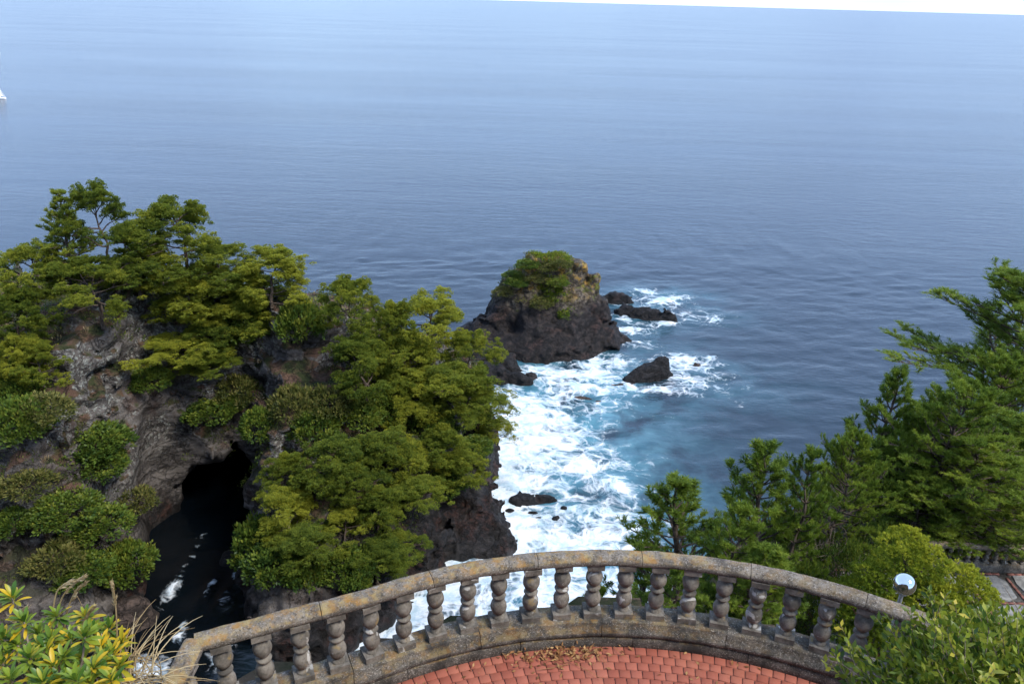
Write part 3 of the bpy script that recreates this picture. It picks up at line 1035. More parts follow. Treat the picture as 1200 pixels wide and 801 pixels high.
def build_terrace():
    # bed: fan polygon under the pavers
    pts, _ = path_points(3.98, 0.15)
    top = [(p[0], p[1], TZ - 0.012) for p in pts]
    bot = [(p[0], p[1], TZ - 1.6) for p in pts]
    n = len(pts)
    g = Geo()
    c = [(CX, 2.3, TZ - 0.012)]
    g.add(top + c, [(i + 1, i, n) for i in range(n - 1)])
    g.add(top + bot, [(i, i + 1, n + i + 1, n + i) for i in range(n - 1)])
    t = link('terrace', g.mesh('terrace', M['grout']))
    t['kind'] = 'structure'
    # pavers in courses that follow the kerb
    w, d, gap, th = 0.094, 0.083, 0.006, 0.02
    hw, hd, b = (w - gap) / 2, (d - gap) / 2, 0.0022
    bv = [(-hw, -hd, -th), (hw, -hd, -th), (hw, hd, -th), (-hw, hd, -th),
          (-hw, -hd, -b), (hw, -hd, -b), (hw, hd, -b), (-hw, hd, -b),
          (-hw + b, -hd + b, 0), (hw - b, -hd + b, 0), (hw - b, hd - b, 0), (-hw + b, hd - b, 0)]
    bf = [(8, 9, 10, 11)] + [(i, (i + 1) % 4, 4 + (i + 1) % 4, 4 + i) for i in range(4)] + \
         [(4 + i, 4 + (i + 1) % 4, 8 + (i + 1) % 4, 8 + i) for i in range(4)]
    tile = mesh_from('paver', bv, bf, M['tile'])
    rest = Geo()
    slots = []
    for k in range(40):
        r = 3.875 - d / 2 - k * d
        if r < 0.4:
            break
        pts, ic = path_points(r, 0.02)
        pts = pts[ic:]
        seg = np.hypot(*np.diff(pts, axis=0).T)
        s = np.concatenate([[0], np.cumsum(seg)])
        off = (w / 2) * (k % 2) + w * 0.6 + random.uniform(-.01, .01)
        for q in np.arange(off, s[-1] - w, w):
            x, y = np.interp(q, s, pts[:, 0]), np.interp(q, s, pts[:, 1])
            x2, y2 = np.interp(q + .02, s, pts[:, 0]), np.interp(q + .02, s, pts[:, 1])
            if y < 1.6:
                continue
            slots.append((x, y, math.atan2(y2 - y, x2 - x), k))
    slots.sort(key=lambda a: -a[1] - 0.0 * a[3])
    for i, (x, y, a, k) in enumerate(slots):
        dz, tx = random.uniform(-.0015, .0015), random.gauss(0, .0025)
        if i < 300:
            o = link('paver', tile, t, (x, y, TZ + dz))
            o.rotation_euler = (random.gauss(0, .003), tx, a + random.gauss(0, .006))
        else:
            ca, sa = math.cos(a), math.sin(a)
            rest.add([(x + p[0] * ca - p[1] * sa, y + p[0] * sa + p[1] * ca, TZ + dz + p[2]) for p in bv], np.array(bf))
    o = link('paver_field', rest.mesh('paver_field', M['tile']), t)
    o['kind'] = 'stuff'


build_terrace()


def sweep(name, pts, prof, mat, parent, jit=0.0):
    """prof: closed list of (offset outward, z); pts: plan centreline"""
    pts = np.asarray(pts)
    T = np.gradient(pts, axis=0)
    T = T / np.hypot(T[:, 0], T[:, 1])[:, None]
    N = np.stack([-T[:, 1], T[:, 0]], 1)                 # left of travel = outward
    prof = np.asarray(prof)
    n, m = len(pts), len(prof)
    V = np.zeros((n, m, 3))
    V[:, :, :2] = pts[:, None] + N[:, None] * prof[None, :, 0:1]
    V[:, :, 2] = prof[None, :, 1]
    if jit:
        f = V.reshape(-1, 3)
        f += jit * np.stack([fbm(f[:, 0] * 9, f[:, 1] * 9, f[:, 2] * 9, 2, 400 + i) for i in range(3)], 1)
    F = [(i * m + j, i * m + (j + 1) % m, (i + 1) * m + (j + 1) % m, (i + 1) * m + j) for i in range(n - 1) for j in range(m)]
    g = Geo()
    g.add(V.reshape(-1, 3), F)
    for e in (0, n - 1):
        c = V[e].mean(0)
        vv = np.concatenate([V[e], c[None]])
        g.add(vv, [(j, (j + 1) % m, m) if e else ((j + 1) % m, j, m) for j in range(m)])
    return link(name, g.mesh(name, mat), parent)


def lathe(prof, sides, square=()):
    V, F = [], []
    n = len(prof)
    for r, z in prof:
        for j in range(sides):
            a = 2 * math.pi * j / sides
            V.append((r * math.cos(a), r * math.sin(a), z))
    for i in range(n - 1):
        for j in range(sides):
            k = (j + 1) % sides
            F.append((i * sides + j, i * sides + k, (i + 1) * sides + k, (i + 1) * sides + j))
    return V, F


def box(g, c, s, rz=0.0, tint=None):
    x, y, z = (a / 2 for a in s)
    P = np.array([(-x, -y, -z), (x, -y, -z), (x, y, -z), (-x, y, -z), (-x, -y, z), (x, -y, z), (x, y, z), (-x, y, z)])
    ca, sa = math.cos(rz), math.sin(rz)
    P = np.stack([P[:, 0] * ca - P[:, 1] * sa, P[:, 0] * sa + P[:, 1] * ca, P[:, 2]], 1) + np.asarray(c)
    g.add(P, [(3, 2, 1, 0), (4, 5, 6, 7), (0, 1, 5, 4), (1, 2, 6, 5), (2, 3, 7, 6), (3, 0, 4, 7)], tint)


def baluster_mesh(seed, sides=20):
    """double-ball baluster, 0.48 m, square foot and cap"""
    pr = [(0.052, 0.05), (0.048, 0.075)]
    for i in range(9):
        a = -1.15 + 2.25 * i / 8
        pr.append((0.068 * math.cos(a), 0.152 + 0.075 * math.sin(a)))
    pr += [(0.040, 0.232), (0.056, 0.238), (0.060, 0.247), (0.056, 0.256), (0.040, 0.263)]
    for i in range(9):
        a = -1.1 + 2.2 * i / 8
        pr.append((0.070 * math.cos(a), 0.338 + 0.076 * math.sin(a)))
    pr += [(0.046, 0.415), (0.050, 0.425), (0.060, 0.432), (0.060, 0.440)]
    V, F = lathe(pr, sides)
    V = np.array(V)
    V += 0.005 * np.stack([fbm(V[:, 0] * 22 + seed, V[:, 1] * 22, V[:, 2] * 22, 2, 500 + i) for i in range(3)], 1)
    g = Geo()
    g.add(V, F)
    box(g, (0, 0, 0.025), (0.150, 0.150, 0.05))
    box(g, (0, 0, 0.460), (0.140, 0.140, 0.044))
    return g.mesh('baluster', M['baluster'], True)


def set_flat_caps(me, n_round):
    sm = np.zeros(len(me.polygons), bool)
    sm[:n_round] = True
    me.polygons.foreach_set('use_smooth', sm)


BAL = []
for s_ in range(4):
    me = baluster_mesh(s_ * 7.3)
    set_flat_caps(me, len(me.polygons) - 24)
    BAL.append(me)


def build_balustrade():
    t = thing('balustrade', 'curved weathered stone balustrade with double-ball balusters edging the red paved terrace', 'balustrade')
    pts, ic = path_points(RR, 0.05)
    seg = np.hypot(*np.diff(pts, axis=0).T)
    s = np.concatenate([[0], np.cumsum(seg)])
    sc = s[ic]

    def piece(a, b):
        q = np.concatenate([[a], s[(s > a + .004) & (s < b - .004)], [b]])
        return np.stack([np.interp(q, s, pts[:, 0]), np.interp(q, s, pts[:, 1])], 1)
    rail = [(-.076, 55.808), (-.076, 55.846), (-.070, 55.854), (-.050, 55.874), (-.02, 55.878), (.02, 55.878), (.050, 55.874), (.070, 55.854), (.076, 55.846), (.076, 55.808), (.062, 55.796), (-.062, 55.796)]
    plin = [(-.118, 55.10), (-.135, 55.118), (-.135, 55.165), (-.108, 55.180), (-.108, 55.238), (-.100, 55.248), (.100, 55.248), (.108, 55.238), (.108, 55.18), (.135, 55.165), (.135, 55.10)]
    kerb = [(-.128, 54.90), (-.128, 55.085), (-.120, 55.0995), (.14, 55.0995), (.15, 55.085), (.15, 53.4), (-.06, 53.4), (-.06, 54.90)]

    def run(name, prof, mat, cuts, gap, jit):
        for a, b in zip(cuts[:-1], cuts[1:]):
            sweep(name, piece(a + gap / 2, b - gap / 2), prof, mat, t, jit)
    end = s[-1]
    joints = [1.06 * i for i in range(1, 9)]
    run('handrail', rail, M['rail'], [0, sc] + [sc + j * .82 for j in joints if sc + j * .82 < end - .3] + [end], .005, .006)
    run('plinth', plin, M['plinth'], [0, sc] + [sc + j for j in joints if sc + j < end - .3] + [end], .005, .006)
    run('kerb', kerb, M['plinth'], [0, sc] + [sc + .5 + j * .93 for j in joints if sc + .5 + j * .93 < end - .3] + [end], .006, .006)
    # balusters
    qs = [sc - 0.06 - .268 * (i + .5) for i in range(4)] + list(np.arange(sc + 0.17, end - .1, .2665))
    for i, q in enumerate(qs):
        x, y = np.interp(q, s, pts[:, 0]), np.interp(q, s, pts[:, 1])
        x2, y2 = np.interp(q + .05, s, pts[:, 0]), np.interp(q + .05, s, pts[:, 1])
        o = link('baluster', BAL[i % 4], t, (x, y, 55.248))
        o.rotation_euler = (random.gauss(0, .008), random.gauss(0, .008), math.atan2(y2 - y, x2 - x) + random.choice((0, 1, 2, 3)) * math.pi / 2)
        o.scale = (1, 1, (55.797 - 55.248) / .482)


build_balustrade()


# ================================================================== LOWER TERRACE, ITS BALUSTRADE AND THE MIRROR BALL
def build_lower():
    z0 = 44.98
    g = Geo()
    box(g, (15.2, 15.3, z0 - 0.55), (14.0, 6.2, 1.1))
    t = link('lower_terrace', g.mesh('lower_terrace', M['grout']))
    t['kind'] = 'structure'
    brick = Geo()
    for i in range(11):
        for j in range(5):
            cx, cy = 8.9 + i * 1.26, 12.9 + j * 1.22
            if cx > 22 or cy > 18.2:
                continue
            n = 7
            a = np.linspace(0, 2 * math.pi, n, endpoint=False) + .3
            ex = .53 * (1 + .06 * rng.normal(size=n))
            P = np.stack([np.sign(np.cos(a)) * np.abs(np.cos(a)) ** .5 * ex, np.sign(np.sin(a)) * np.abs(np.sin(a)) ** .5 * ex], 1)
            gg = Geo()
            top = np.c_[P, np.full(n, .035)]
            bot = np.c_[P * 1.02, np.full(n, -.02)]
            gg.add(np.concatenate([top, bot, [[0, 0, .037]]]), [(k, (k + 1) % n, 2 * n) for k in range(n)])
            gg.add(np.concatenate([top, bot]), [(k + n, (k + 1) % n + n, (k + 1) % n, k) for k in range(n)])
            o = link('paving_slab', gg.mesh('paving_slab', M['slab']), t, (cx, cy, z0))
    for i in range(12):
        for q in np.arange(12.4, 18.3, .22):
            box(brick, (8.27 + i * 1.26, q, z0 + .012), (.075, .212, .03))
    for j in range(6):
        for q in np.arange(8.4, 22, .22):
            if abs((q - 8.27) / 1.26 - round((q - 8.27) / 1.26)) * 1.26 > .16:
                box(brick, (q, 12.29 + j * 1.22, z0 + .012), (.212, .075, .03))
    o = link('brick_edging', brick.mesh('brick_edging', M['old_brick']), t)
    o['kind'] = 'stuff'
    # far balustrade along its seaward side
    b = thing('balustrade', 'smaller distant stone balustrade on the lower terrace behind the golden bush', 'balustrade', (0, 0, 0))
    A, B = np.array([12.3, 18.7]), np.array([22.0, 18.35])
    n = 30
    pts = A + (B - A) * np.linspace(0, 1, n)[:, None]
    sweep('handrail', pts, [(-.11, z0 + .745), (-.11, z0 + .81), (-.07, z0 + .86), (.07, z0 + .86), (.11, z0 + .81), (.11, z0 + .745)], M['rail'], b, .004)
    sweep('plinth', pts, [(-.14, z0 - .1), (-.14, z0 + .16), (-.11, z0 + .26), (.11, z0 + .26), (.14, z0 + .16), (.14, z0 - 1.0)], M['plinth'], b, .004)
    L = np.hypot(*(B - A))
    for q in np.arange(.2, L - .1, .2665):
        p = A + (B - A) * q / L
        o = link('baluster', BAL[int(q * 7) % 4], b, (p[0], p[1], z0 + .26))
        o.scale = (1, 1, (.745 - .26) / .482)
        o.rotation_euler = (0, 0, math.atan2(B[1] - A[1], B[0] - A[0]))


build_lower()


def build_ball():
    d = 7.4
    c = at_y(1060, 684, d)
    r = 12.6 / FPX * np.dot(c - np.array([0, 0, CAM_H]), np.array([0, math.cos(PITCH), -math.sin(PITCH)]))
    gz = ground_z(c[0], c[1])
    t = thing('garden_globe', 'polished silver mirror ball on a slim metal post behind the balustrade', 'globe', (c[0], c[1], gz))
    pr = [(r * math.cos(a), c[2] - gz + r * math.sin(a)) for a in np.linspace(-math.pi / 2 + .02, math.pi / 2 - .001, 28)]
    V, F = lathe(pr, 40)
    g = Geo()
    g.add(V, F)
    link('globe', g.mesh('globe', M['chrome'], True), t)
    V, F = lathe([(.0001, c[2] - gz - r * .80), (r * .42, c[2] - gz - r * .80), (r * .45, c[2] - gz - r * 1.02), (r * .30, c[2] - gz - r * 1.08), (.0001, c[2] - gz - r * 1.08)][::-1], 24)
    g = Geo()
    g.add(V, F)
    link('collar', g.mesh('collar', M['galv'], True), t)
    g = Geo()
    tube(g, [(0, 0, -.2), (0, 0, 1), (0, 0, c[2] - gz - r * 1.05)], r * .19, 14)
    link('post', g.mesh('post', M['galv'], True), t)


build_ball()


# ================================================================== PLANTS: PROTOTYPES
def curve_pts(p0, d, L, n, wig, lift=0.0, seed=None):
    """wandering limb from p0 along d"""
    pts = [np.array(p0, float)]
    d = unit(np.array(d, float))
    for i in range(n):
        d = unit(d + rng.normal(size=3) * wig + np.array([0, 0, lift]))
        pts.append(pts[-1] + d * L / n)
    return np.array(pts)


def pad(g, c, rx, rz, ntuft, nl, nw, n_needle, base_t):
    """flat, lumpy cushion of pine tufts"""
    nclump = max(6, int(17 * rx * rx))
    a, r = rng.uniform(0, 6.28, nclump), np.sqrt(rng.uniform(0, 1, nclump))
    lob = 1 + .28 * np.sin(a * 2 + rng.uniform(0, 6)) + .15 * np.sin(a * 5 + rng.uniform(0, 6))
    C = np.stack([np.cos(a) * r * rx * lob, np.sin(a) * r * rx * lob, (1 - r ** 1.6) * rz * 1.3 - .25 * rz * r + rng.normal(0, .10, nclump)], 1) + c
    k = rng.integers(0, nclump, ntuft)
    o = unit(rng.normal(size=(ntuft, 3)) + [0, 0, .55])
    rr = rng.uniform(.16, .32, (ntuft, 1))
    P = C[k] + o * rr * [1, 1, .62]
    D = unit(o * [1, 1, .6] + [0, 0, .9])
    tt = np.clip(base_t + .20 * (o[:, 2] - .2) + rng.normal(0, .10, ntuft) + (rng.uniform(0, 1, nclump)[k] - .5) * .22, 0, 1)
    needles(g, P, D, n_needle, nl * .35, nl, nw, (.25, 1.15), tt)


def umbrella_pine(height, spread, n_limbs, t0=.35, seed=0, dens=1.0, lean=0.0, nl=.15, nw=.042):
    """layered old coastal pine: crooked trunk, level limbs, flat cushions"""
    global rng
    rng = np.random.default_rng(1000 + seed)
    tg, fg = Geo(), Geo()
    n = 9
    tp = [np.zeros(3)]
    off = rng.normal(size=2) * .1
    for i in range(1, n + 1):
        f = i / n
        off = off + rng.normal(size=2) * height * .026
        tp.append(np.array([off[0] * min(1, f * 3) + lean * f * height, off[1] * min(1, f * 3), f * height * .97]))
    tp = np.array(tp)
    tr = height * .028 * (1 - np.linspace(0, 1, n + 1) * .82)
    tube(tg, tp, tr, 7)
    for i in range(n_limbs):
        f = t0 + (1 - t0) * (i + .5 + rng.uniform(-.3, .3)) / n_limbs
        f = min(f, .99)
        p = np.array([np.interp(f, np.linspace(0, 1, n + 1), tp[:, k]) for k in range(3)])
        az = i * 2.4 + rng.uniform(-.5, .5)
        u = (f - t0) / (1 - t0)
        L = spread * (.55 + .55 * math.sin(math.pi * min(1, .25 + .75 * u) ** .8)) * rng.uniform(.6, 1.1) * (1 - .45 * u ** 3)
        el = .10 + .55 * u + rng.uniform(-.15, .2)
        lp = curve_pts(p, (math.cos(az) * math.cos(el), math.sin(az) * math.cos(el), math.sin(el)), L, 6, .17, -.015)
        r0 = height * .011 * (1.2 - .5 * u)
        tube(tg, lp, np.linspace(r0, r0 * .3, len(lp)), 5)
        bt = rng.uniform(.38, .68)
        ends = [(lp[-1], rng.uniform(.8, 1.15))]
        for q in range(rng.integers(3, 6)):
            b = rng.integers(2, 6)
            az2 = az + rng.choice([-1, 1]) * rng.uniform(.4, 1.2)
            sp = curve_pts(lp[b], (math.cos(az2), math.sin(az2), .25), L * rng.uniform(.25, .5), 4, .18, 0)
            tube(tg, sp, np.linspace(r0 * .5, r0 * .18, len(sp)), 4)
            ends.append((sp[-1], rng.uniform(.6, .95)))
        for e, k in ends:
            rx = spread * .265 * k
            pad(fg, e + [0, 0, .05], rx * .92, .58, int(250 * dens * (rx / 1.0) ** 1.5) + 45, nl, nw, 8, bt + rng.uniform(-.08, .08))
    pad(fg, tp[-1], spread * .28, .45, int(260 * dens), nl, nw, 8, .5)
    return tg, fg


def whorl_pine(height, spread, seed=0, whorls=11, per=5, shoots=12, up=.35, nl=.10, nw=.012, nn=22, sl=.20, t0=.12, top_open=False, dens=1.0, cone=1.0):
    """young pine with whorled, upswept branches and bottle-brush shoots"""
    global rng
    rng = np.random.default_rng(2000 + seed)
    tg, fg = Geo(), Geo()
    n = 10
    tp = np.cumsum(np.concatenate([np.zeros((1, 3)), np.c_[rng.normal(0, height * .010, (n, 2)), np.full(n, height * .97 / n)]]), 0)
    tube(tg, tp, height * .020 * (1 - np.linspace(0, 1, n + 1) * .88), 7)
    P, D, T = [], [], []
    for w in range(whorls):
        f = t0 + (1 - t0) * (w + .6) / whorls
        p = np.array([np.interp(f, np.linspace(0, 1, n + 1), tp[:, k]) for k in range(3)])
        u = (f - t0) / (1 - t0)
        for b in range(per):
            az = b * 2 * math.pi / per + w * 1.1 + rng.uniform(-.35, .35)
            L = spread * ((1 - u) ** cone * .95 + .10) * rng.uniform(.65, 1.15)
            if u < .18:
                L *= .75
            el = up * (.3 + u) + rng.uniform(-.12, .15)
            lp = curve_pts(p, (math.cos(az) * math.cos(el), math.sin(az) * math.cos(el), math.sin(el)), L, 6, .10, .07 * up * 2)
            r0 = height * .0065 * (1.15 - u * .7)
            tube(tg, lp, np.linspace(r0, r0 * .35, len(lp)), 4)
            bt = rng.uniform(.25, .6)
            ns = max(4, int(shoots * dens * (L / spread + .25)))
            for q in range(ns):
                s = .28 + .72 * (q + rng.uniform(0, 1)) / ns
                i = min(5, int(s * 6))
                b0 = lp[i] + (lp[i + 1] - lp[i]) * (s * 6 - i if s < 1 else 1)
                ax = unit(lp[i + 1] - lp[i])
                sd_ = unit(np.cross(ax, [0, 0, 1])) * rng.choice([-1, 1])
                dd = unit(ax * rng.uniform(.5, 1) + sd_ * rng.uniform(.2, 1.0) + [0, 0, rng.uniform(.1, .6)])
                tl = L * rng.uniform(.08, .26) * (1.25 - s * .6)
                e = b0 + dd * tl
                tube(tg, [b0, (b0 + e) / 2 + [0, 0, .01], e], [r0 * .3, r0 * .25, r0 * .18], 3)
                k = rng.integers(2, 5)
                for _ in range(k):
                    d2 = unit(dd + rng.normal(size=3) * .45 + [0, 0, .55])
                    P.append(e - dd * tl * rng.uniform(0, .6))
                    D.append(d2)
                    T.append(bt + rng.normal(0, .10))
            P.append(lp[-1]); D.append(unit(lp[-1] - lp[-2] + [0, 0, .3])); T.append(bt + .1)
    for k in range(5):
        P.append(tp[-1] - [0, 0, .12 * k]); D.append(unit(rng.normal(size=3) * .35 + [0, 0, 1])); T.append(.55)
    needles(fg, np.array(P), np.array(D), nn, sl, nl, nw, (.35, 1.0), np.clip(np.array(T), 0, 1))
    return tg, fg


def dome_shrub(rx, rz, nclump, per, L, W, seed=0, tlo=.2, thi=.7, up=.5, hollow=.55, squash=1.0):
    """leafy mound built of leaf clumps through its outer volume, on a few stems"""
    global rng
    rng = np.random.default_rng(3000 + seed)
    tg, fg = Geo(), Geo()
    o = unit(rng.normal(size=(nclump, 3)))
    o[:, 2] = np.abs(o[:, 2]) * 1.0 - .12
    r = rng.uniform(hollow, 1.0, nclump)[:, None] ** .5
    lob = 1 + .30 * fbm(o[:, 0] * 1.7, o[:, 1] * 1.7, o[:, 2] * 1.7, 2, 40 + seed)[:, None]
    C = o * r * lob * [rx, rx, rz] + [0, 0, rz * .12]
    C[:, 2] = np.maximum(C[:, 2], .05 * rz)
    ct = rng.uniform(tlo, thi, nclump)
    k = np.repeat(np.arange(nclump), per)
    q = unit(rng.normal(size=(len(k), 3)))
    cr = .20 * rx / max(1, (nclump / 60) ** .33)
    P = C[k] + q * cr * rng.uniform(.3, 1.2, (len(k), 1))
    D = unit(q + o[k] * .6 + [0, 0, up])
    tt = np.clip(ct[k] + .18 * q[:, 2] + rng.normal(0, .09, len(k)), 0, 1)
    leaves(fg, P, D, L, W, tt)
    for i in range(9):
        a = rng.uniform(0, 6.28)
        e = C[rng.integers(0, nclump)]
        m = e * [.4, .4, .55] + rng.normal(size=3) * .05 * rx
        tube(tg, [(.05 * rx * math.cos(a), .05 * rx * math.sin(a), -.3 * rz), m, e], [rx * .03, rx * .02, rx * .008], 4)
    return tg, fg


def bare_shrub(rx, rz, n, seed=0):
    global rng
    rng = np.random.default_rng(4000 + seed)
    tg = Geo()
    for i in range(n):
        az, el = rng.uniform(0, 6.28), rng.uniform(.5, 1.4)
        lp = curve_pts((0, 0, -.1), (math.cos(az) * math.cos(el), math.sin(az) * math.cos(el), math.sin(el)), rz * rng.uniform(.7, 1.15), 7, .22, .02)
        lp[:, :2] *= rx / rz * 1.2
        tube(tg, lp, np.linspace(.022, .006, len(lp)), 4)
        for q in range(7):
            b = rng.integers(2, 7)
            sp = curve_pts(lp[b], unit(lp[b] - lp[b - 1]) + rng.normal(size=3) * .7, rz * rng.uniform(.2, .5), 4, .25, .03)
            tube(tg, sp, np.linspace(.009, .003, len(sp)), 3)
    return tg


def proto(kind, tg, fg, bark, leaf):
    """(trunk mesh, crown mesh, full crown width, height)"""
    v = np.concatenate(fg.v)
    lo, hi = np.percentile(v, 1, axis=0), np.percentile(v, 99.5, axis=0)
    w = ((hi[0] - lo[0]) + (hi[1] - lo[1])) / 2
    return (tg.mesh('trunk', bark) if tg else None, fg.mesh('crown', leaf), w, hi[2])


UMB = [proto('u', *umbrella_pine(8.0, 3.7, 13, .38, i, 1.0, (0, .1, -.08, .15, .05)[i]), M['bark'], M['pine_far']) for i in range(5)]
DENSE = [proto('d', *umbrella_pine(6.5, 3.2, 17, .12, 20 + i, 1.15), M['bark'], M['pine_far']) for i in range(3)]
CONE = [proto('c', *whorl_pine(10, 3.2, 3, 15, 6, 13, .25, .26, .05, 9, .22, .12), M['bark'], M['pine_far'])]
YOUNG = [proto('y', *whorl_pine(5.6, 1.75, 10 + i, 10, 5, 9, .62, .13, .020, 26, .20, .12, cone=.8), M['bark'], M['pine_near']) for i in range(3)]
BIG = [proto('b', *whorl_pine(9.0, 4.0, 30 + i, 13, 6, 24, .42, .15, .023, 22, .24, .16, dens=1.15, cone=.62), M['bark'], M['pine_near']) for i in range(2)]
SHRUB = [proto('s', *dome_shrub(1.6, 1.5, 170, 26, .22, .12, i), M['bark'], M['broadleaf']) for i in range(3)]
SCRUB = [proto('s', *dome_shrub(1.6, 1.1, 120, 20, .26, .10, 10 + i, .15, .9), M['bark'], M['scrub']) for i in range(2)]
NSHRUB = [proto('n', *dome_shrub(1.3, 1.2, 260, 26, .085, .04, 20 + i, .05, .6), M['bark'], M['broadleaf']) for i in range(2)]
rng = np.random.default_rng(99)


def plant(name, pr, label, cat, loc, w=None, h=None, rz=None, group=None):
    tm, cm, pw, ph = pr
    s = (w / pw) if w else 1.0
    t = thing(name, label, cat, tuple(loc), random.uniform(0, 6.28) if rz is None else rz, (s, s, h / ph if h else s), group)
    if tm:
        link('trunk', tm, t)
    link('crown', cm, t)
    return t


FWD = np.array([0, math.cos(PITCH), -math.sin(PITCH)])


def place(px, py, w_px, H, zf, y0, y1, step=.4):
    """nearest standing place on the ray through a crown's top where the ground lies H below it; returns foot, width, height"""
    best = None
    for y in np.arange(y0, y1, step):
        p = at_y(px, py, y)
        g = zf(p[0], p[1])
        cl = p[2] - g
        if g < .8:
            continue
        if best is None or abs(cl - H) < abs(best[1] - H):
            best = (p, cl, g)
        if cl <= H:
            best = (p, cl, g)
            break
    p, cl, g = best
    cl = min(max(cl, H * .6), H * 1.6)
    dep = float(np.dot(p - np.array([0, 0, CAM_H]), FWD))
    return np.array([p[0], p[1], g - .15]), w_px / FPX * dep, cl + .15


# ================================================================== HEADLAND TREES
HT = [  # px, py of the top, crown width px, height m, prototype, label
    (62, 222, 85, 10.5, 'C0', 'tall narrow spire-shaped pine, the only pointed tree on the headland'),
    (112, 212, 95, 10, 'U0', 'topmost flat-crowned pine on the headland ridge, right of the spire-shaped pine'),
    (205, 228, 110, 9, 'U1', 'ridge pine with a long open limb and sky-blue gaps in its right side'),
    (150, 258, 115, 8, 'U2', 'layered pine in front of the two ridge-top pines'),
    (28, 288, 110, 8, 'U3', 'layered pine at the left picture edge beside the spire-shaped pine'),
    (258, 280, 110, 7.5, 'U4', 'broad flat-topped pine below the open-limbed ridge pine'),
    (312, 292, 85, 6.5, 'D0', 'rounded pine ending the ridge line before the bare saddle'),
    (215, 312, 110, 7, 'D1', 'bushy pine in the middle of the ridge grove'),
    (105, 300, 110, 7, 'U1', 'wide layered pine under the spire-shaped pine'),
    (8, 335, 90, 7, 'D2', 'pine cut off by the left picture edge, below the layered one'),
    (165, 340, 105, 6, 'U0', 'pine overhanging the lichened rock face'),
    (270, 335, 90, 6, 'D1', 'dense pine left of the round leathery bush'),
    (2, 395, 60, 5, 'D1', 'lowest pine at the left edge beside the lichened rock'),
    (208, 392, 118, 5.5, 'U2', 'bright yellow-green spreading pine growing from the cliff above the cave'),
    (410, 320, 95, 9.0, 'U4', 'lone flat-topped pine with visible trunk beside the bare saddle'),
    (505, 350, 115, 9, 'U3', 'tall pine on the seaward shoulder, pale bent trunk showing'),
    (455, 352, 80, 8, 'D2', 'narrow pine between the lone flat-topped pine and the seaward shoulder'),
    (545, 385, 85, 7.5, 'U0', 'outermost pine reaching over the gap towards the islet'),
    (425, 398, 90, 6.5, 'D0', 'dark pine with a pale leaning trunk below the lone flat-topped pine'),
    (520, 425, 110, 6.5, 'U1', 'spreading pine halfway down the seaward shoulder'),
    (560, 462, 95, 6.0, 'U3', 'pine stretching a limb out above the white surf'),
    (478, 440, 85, 5.5, 'D1', 'dark dense pine in the heart of the headland grove'),
    (515, 495, 95, 5.5, 'D2', 'pine just above the black cliff on the surf side'),
    (450, 500, 80, 5, 'D0', 'small dark pine in the hollow behind the round bushy one'),
    (375, 518, 95, 5.5, 'D1', 'large round bright-green pine low on the near slope'),
    (440, 568, 78, 5, 'D2', 'dense pine low on the slope above the dark cliff foot'),
    (335, 580, 80, 4.8, 'D0', 'bushy pine leaning out beside the cave mouth'),
    (405, 598, 80, 4.2, 'U4', 'lowest pine of the headland above the stone handrail'),
    (488, 555, 75, 4.8, 'D1', 'pine clinging to the edge of the dark seaward cliff'),
    (470, 620, 70, 4, 'D2', 'small low pine at the brink of the dark cliff near the handrail'),
    (180, 285, 95, 7, 'D0', 'dense pine filling the middle of the ridge skyline'),
    (290, 305, 90, 6, 'D2', 'dense pine on the slope just inside the end of the ridge'),
    (245, 370, 80, 5, 'D0', 'shaded pine between the ridge grove and the bright spreading pine'),
    (38, 395, 70, 4.5, 'D2', 'small pine clinging to the left side of the lichened rock'),
    (235, 425, 80, 4, 'D1', 'low bright pine half merged with the spreading cliff pine'),
    (545, 430, 80, 5.5, 'D0', 'dense pine on the outer edge facing the islet'),
    (540, 520, 70, 4.5, 'D1', 'small pine just below the limb over the surf'),
    (480, 520, 80, 5, 'D0', 'pine in the lower middle of the seaward slope'),
    (415, 540, 80, 5, 'D2', 'pine squeezed between the round bright pine and the cliff grove'),
    (350, 610, 85, 4.5, 'D1', 'low spreading pine above the channel-side bushes'),
    (440, 640, 75, 4, 'D0', 'low pine nearest the handrail at the dark cliff'),
    (330, 530, 70, 4.5, 'D2', 'small pine on the rim right of the cave arch'),
    (235, 345, 80, 5, 'D2', 'bushy pine above the bright spreading cliff pine'),
    (475, 395, 85, 6, 'D0', 'bright pine in the upper middle of the seaward grove'),
    (575, 490, 60, 4.5, 'U3', 'outermost low pine whose twigs overhang the white surf'),
]
random.seed(21)
PROT = {'U': UMB, 'D': DENSE, 'C': CONE}
for px, py, w, H, k, lab in HT:
    loc, ww, hh = place(px, py + 2, w, H * 1.18, head_z, 54, 116)
    plant('pine_tree', PROT[k[0]][int(k[1])], lab, 'tree', loc, ww * 0.90, hh, group='pines on the headland')

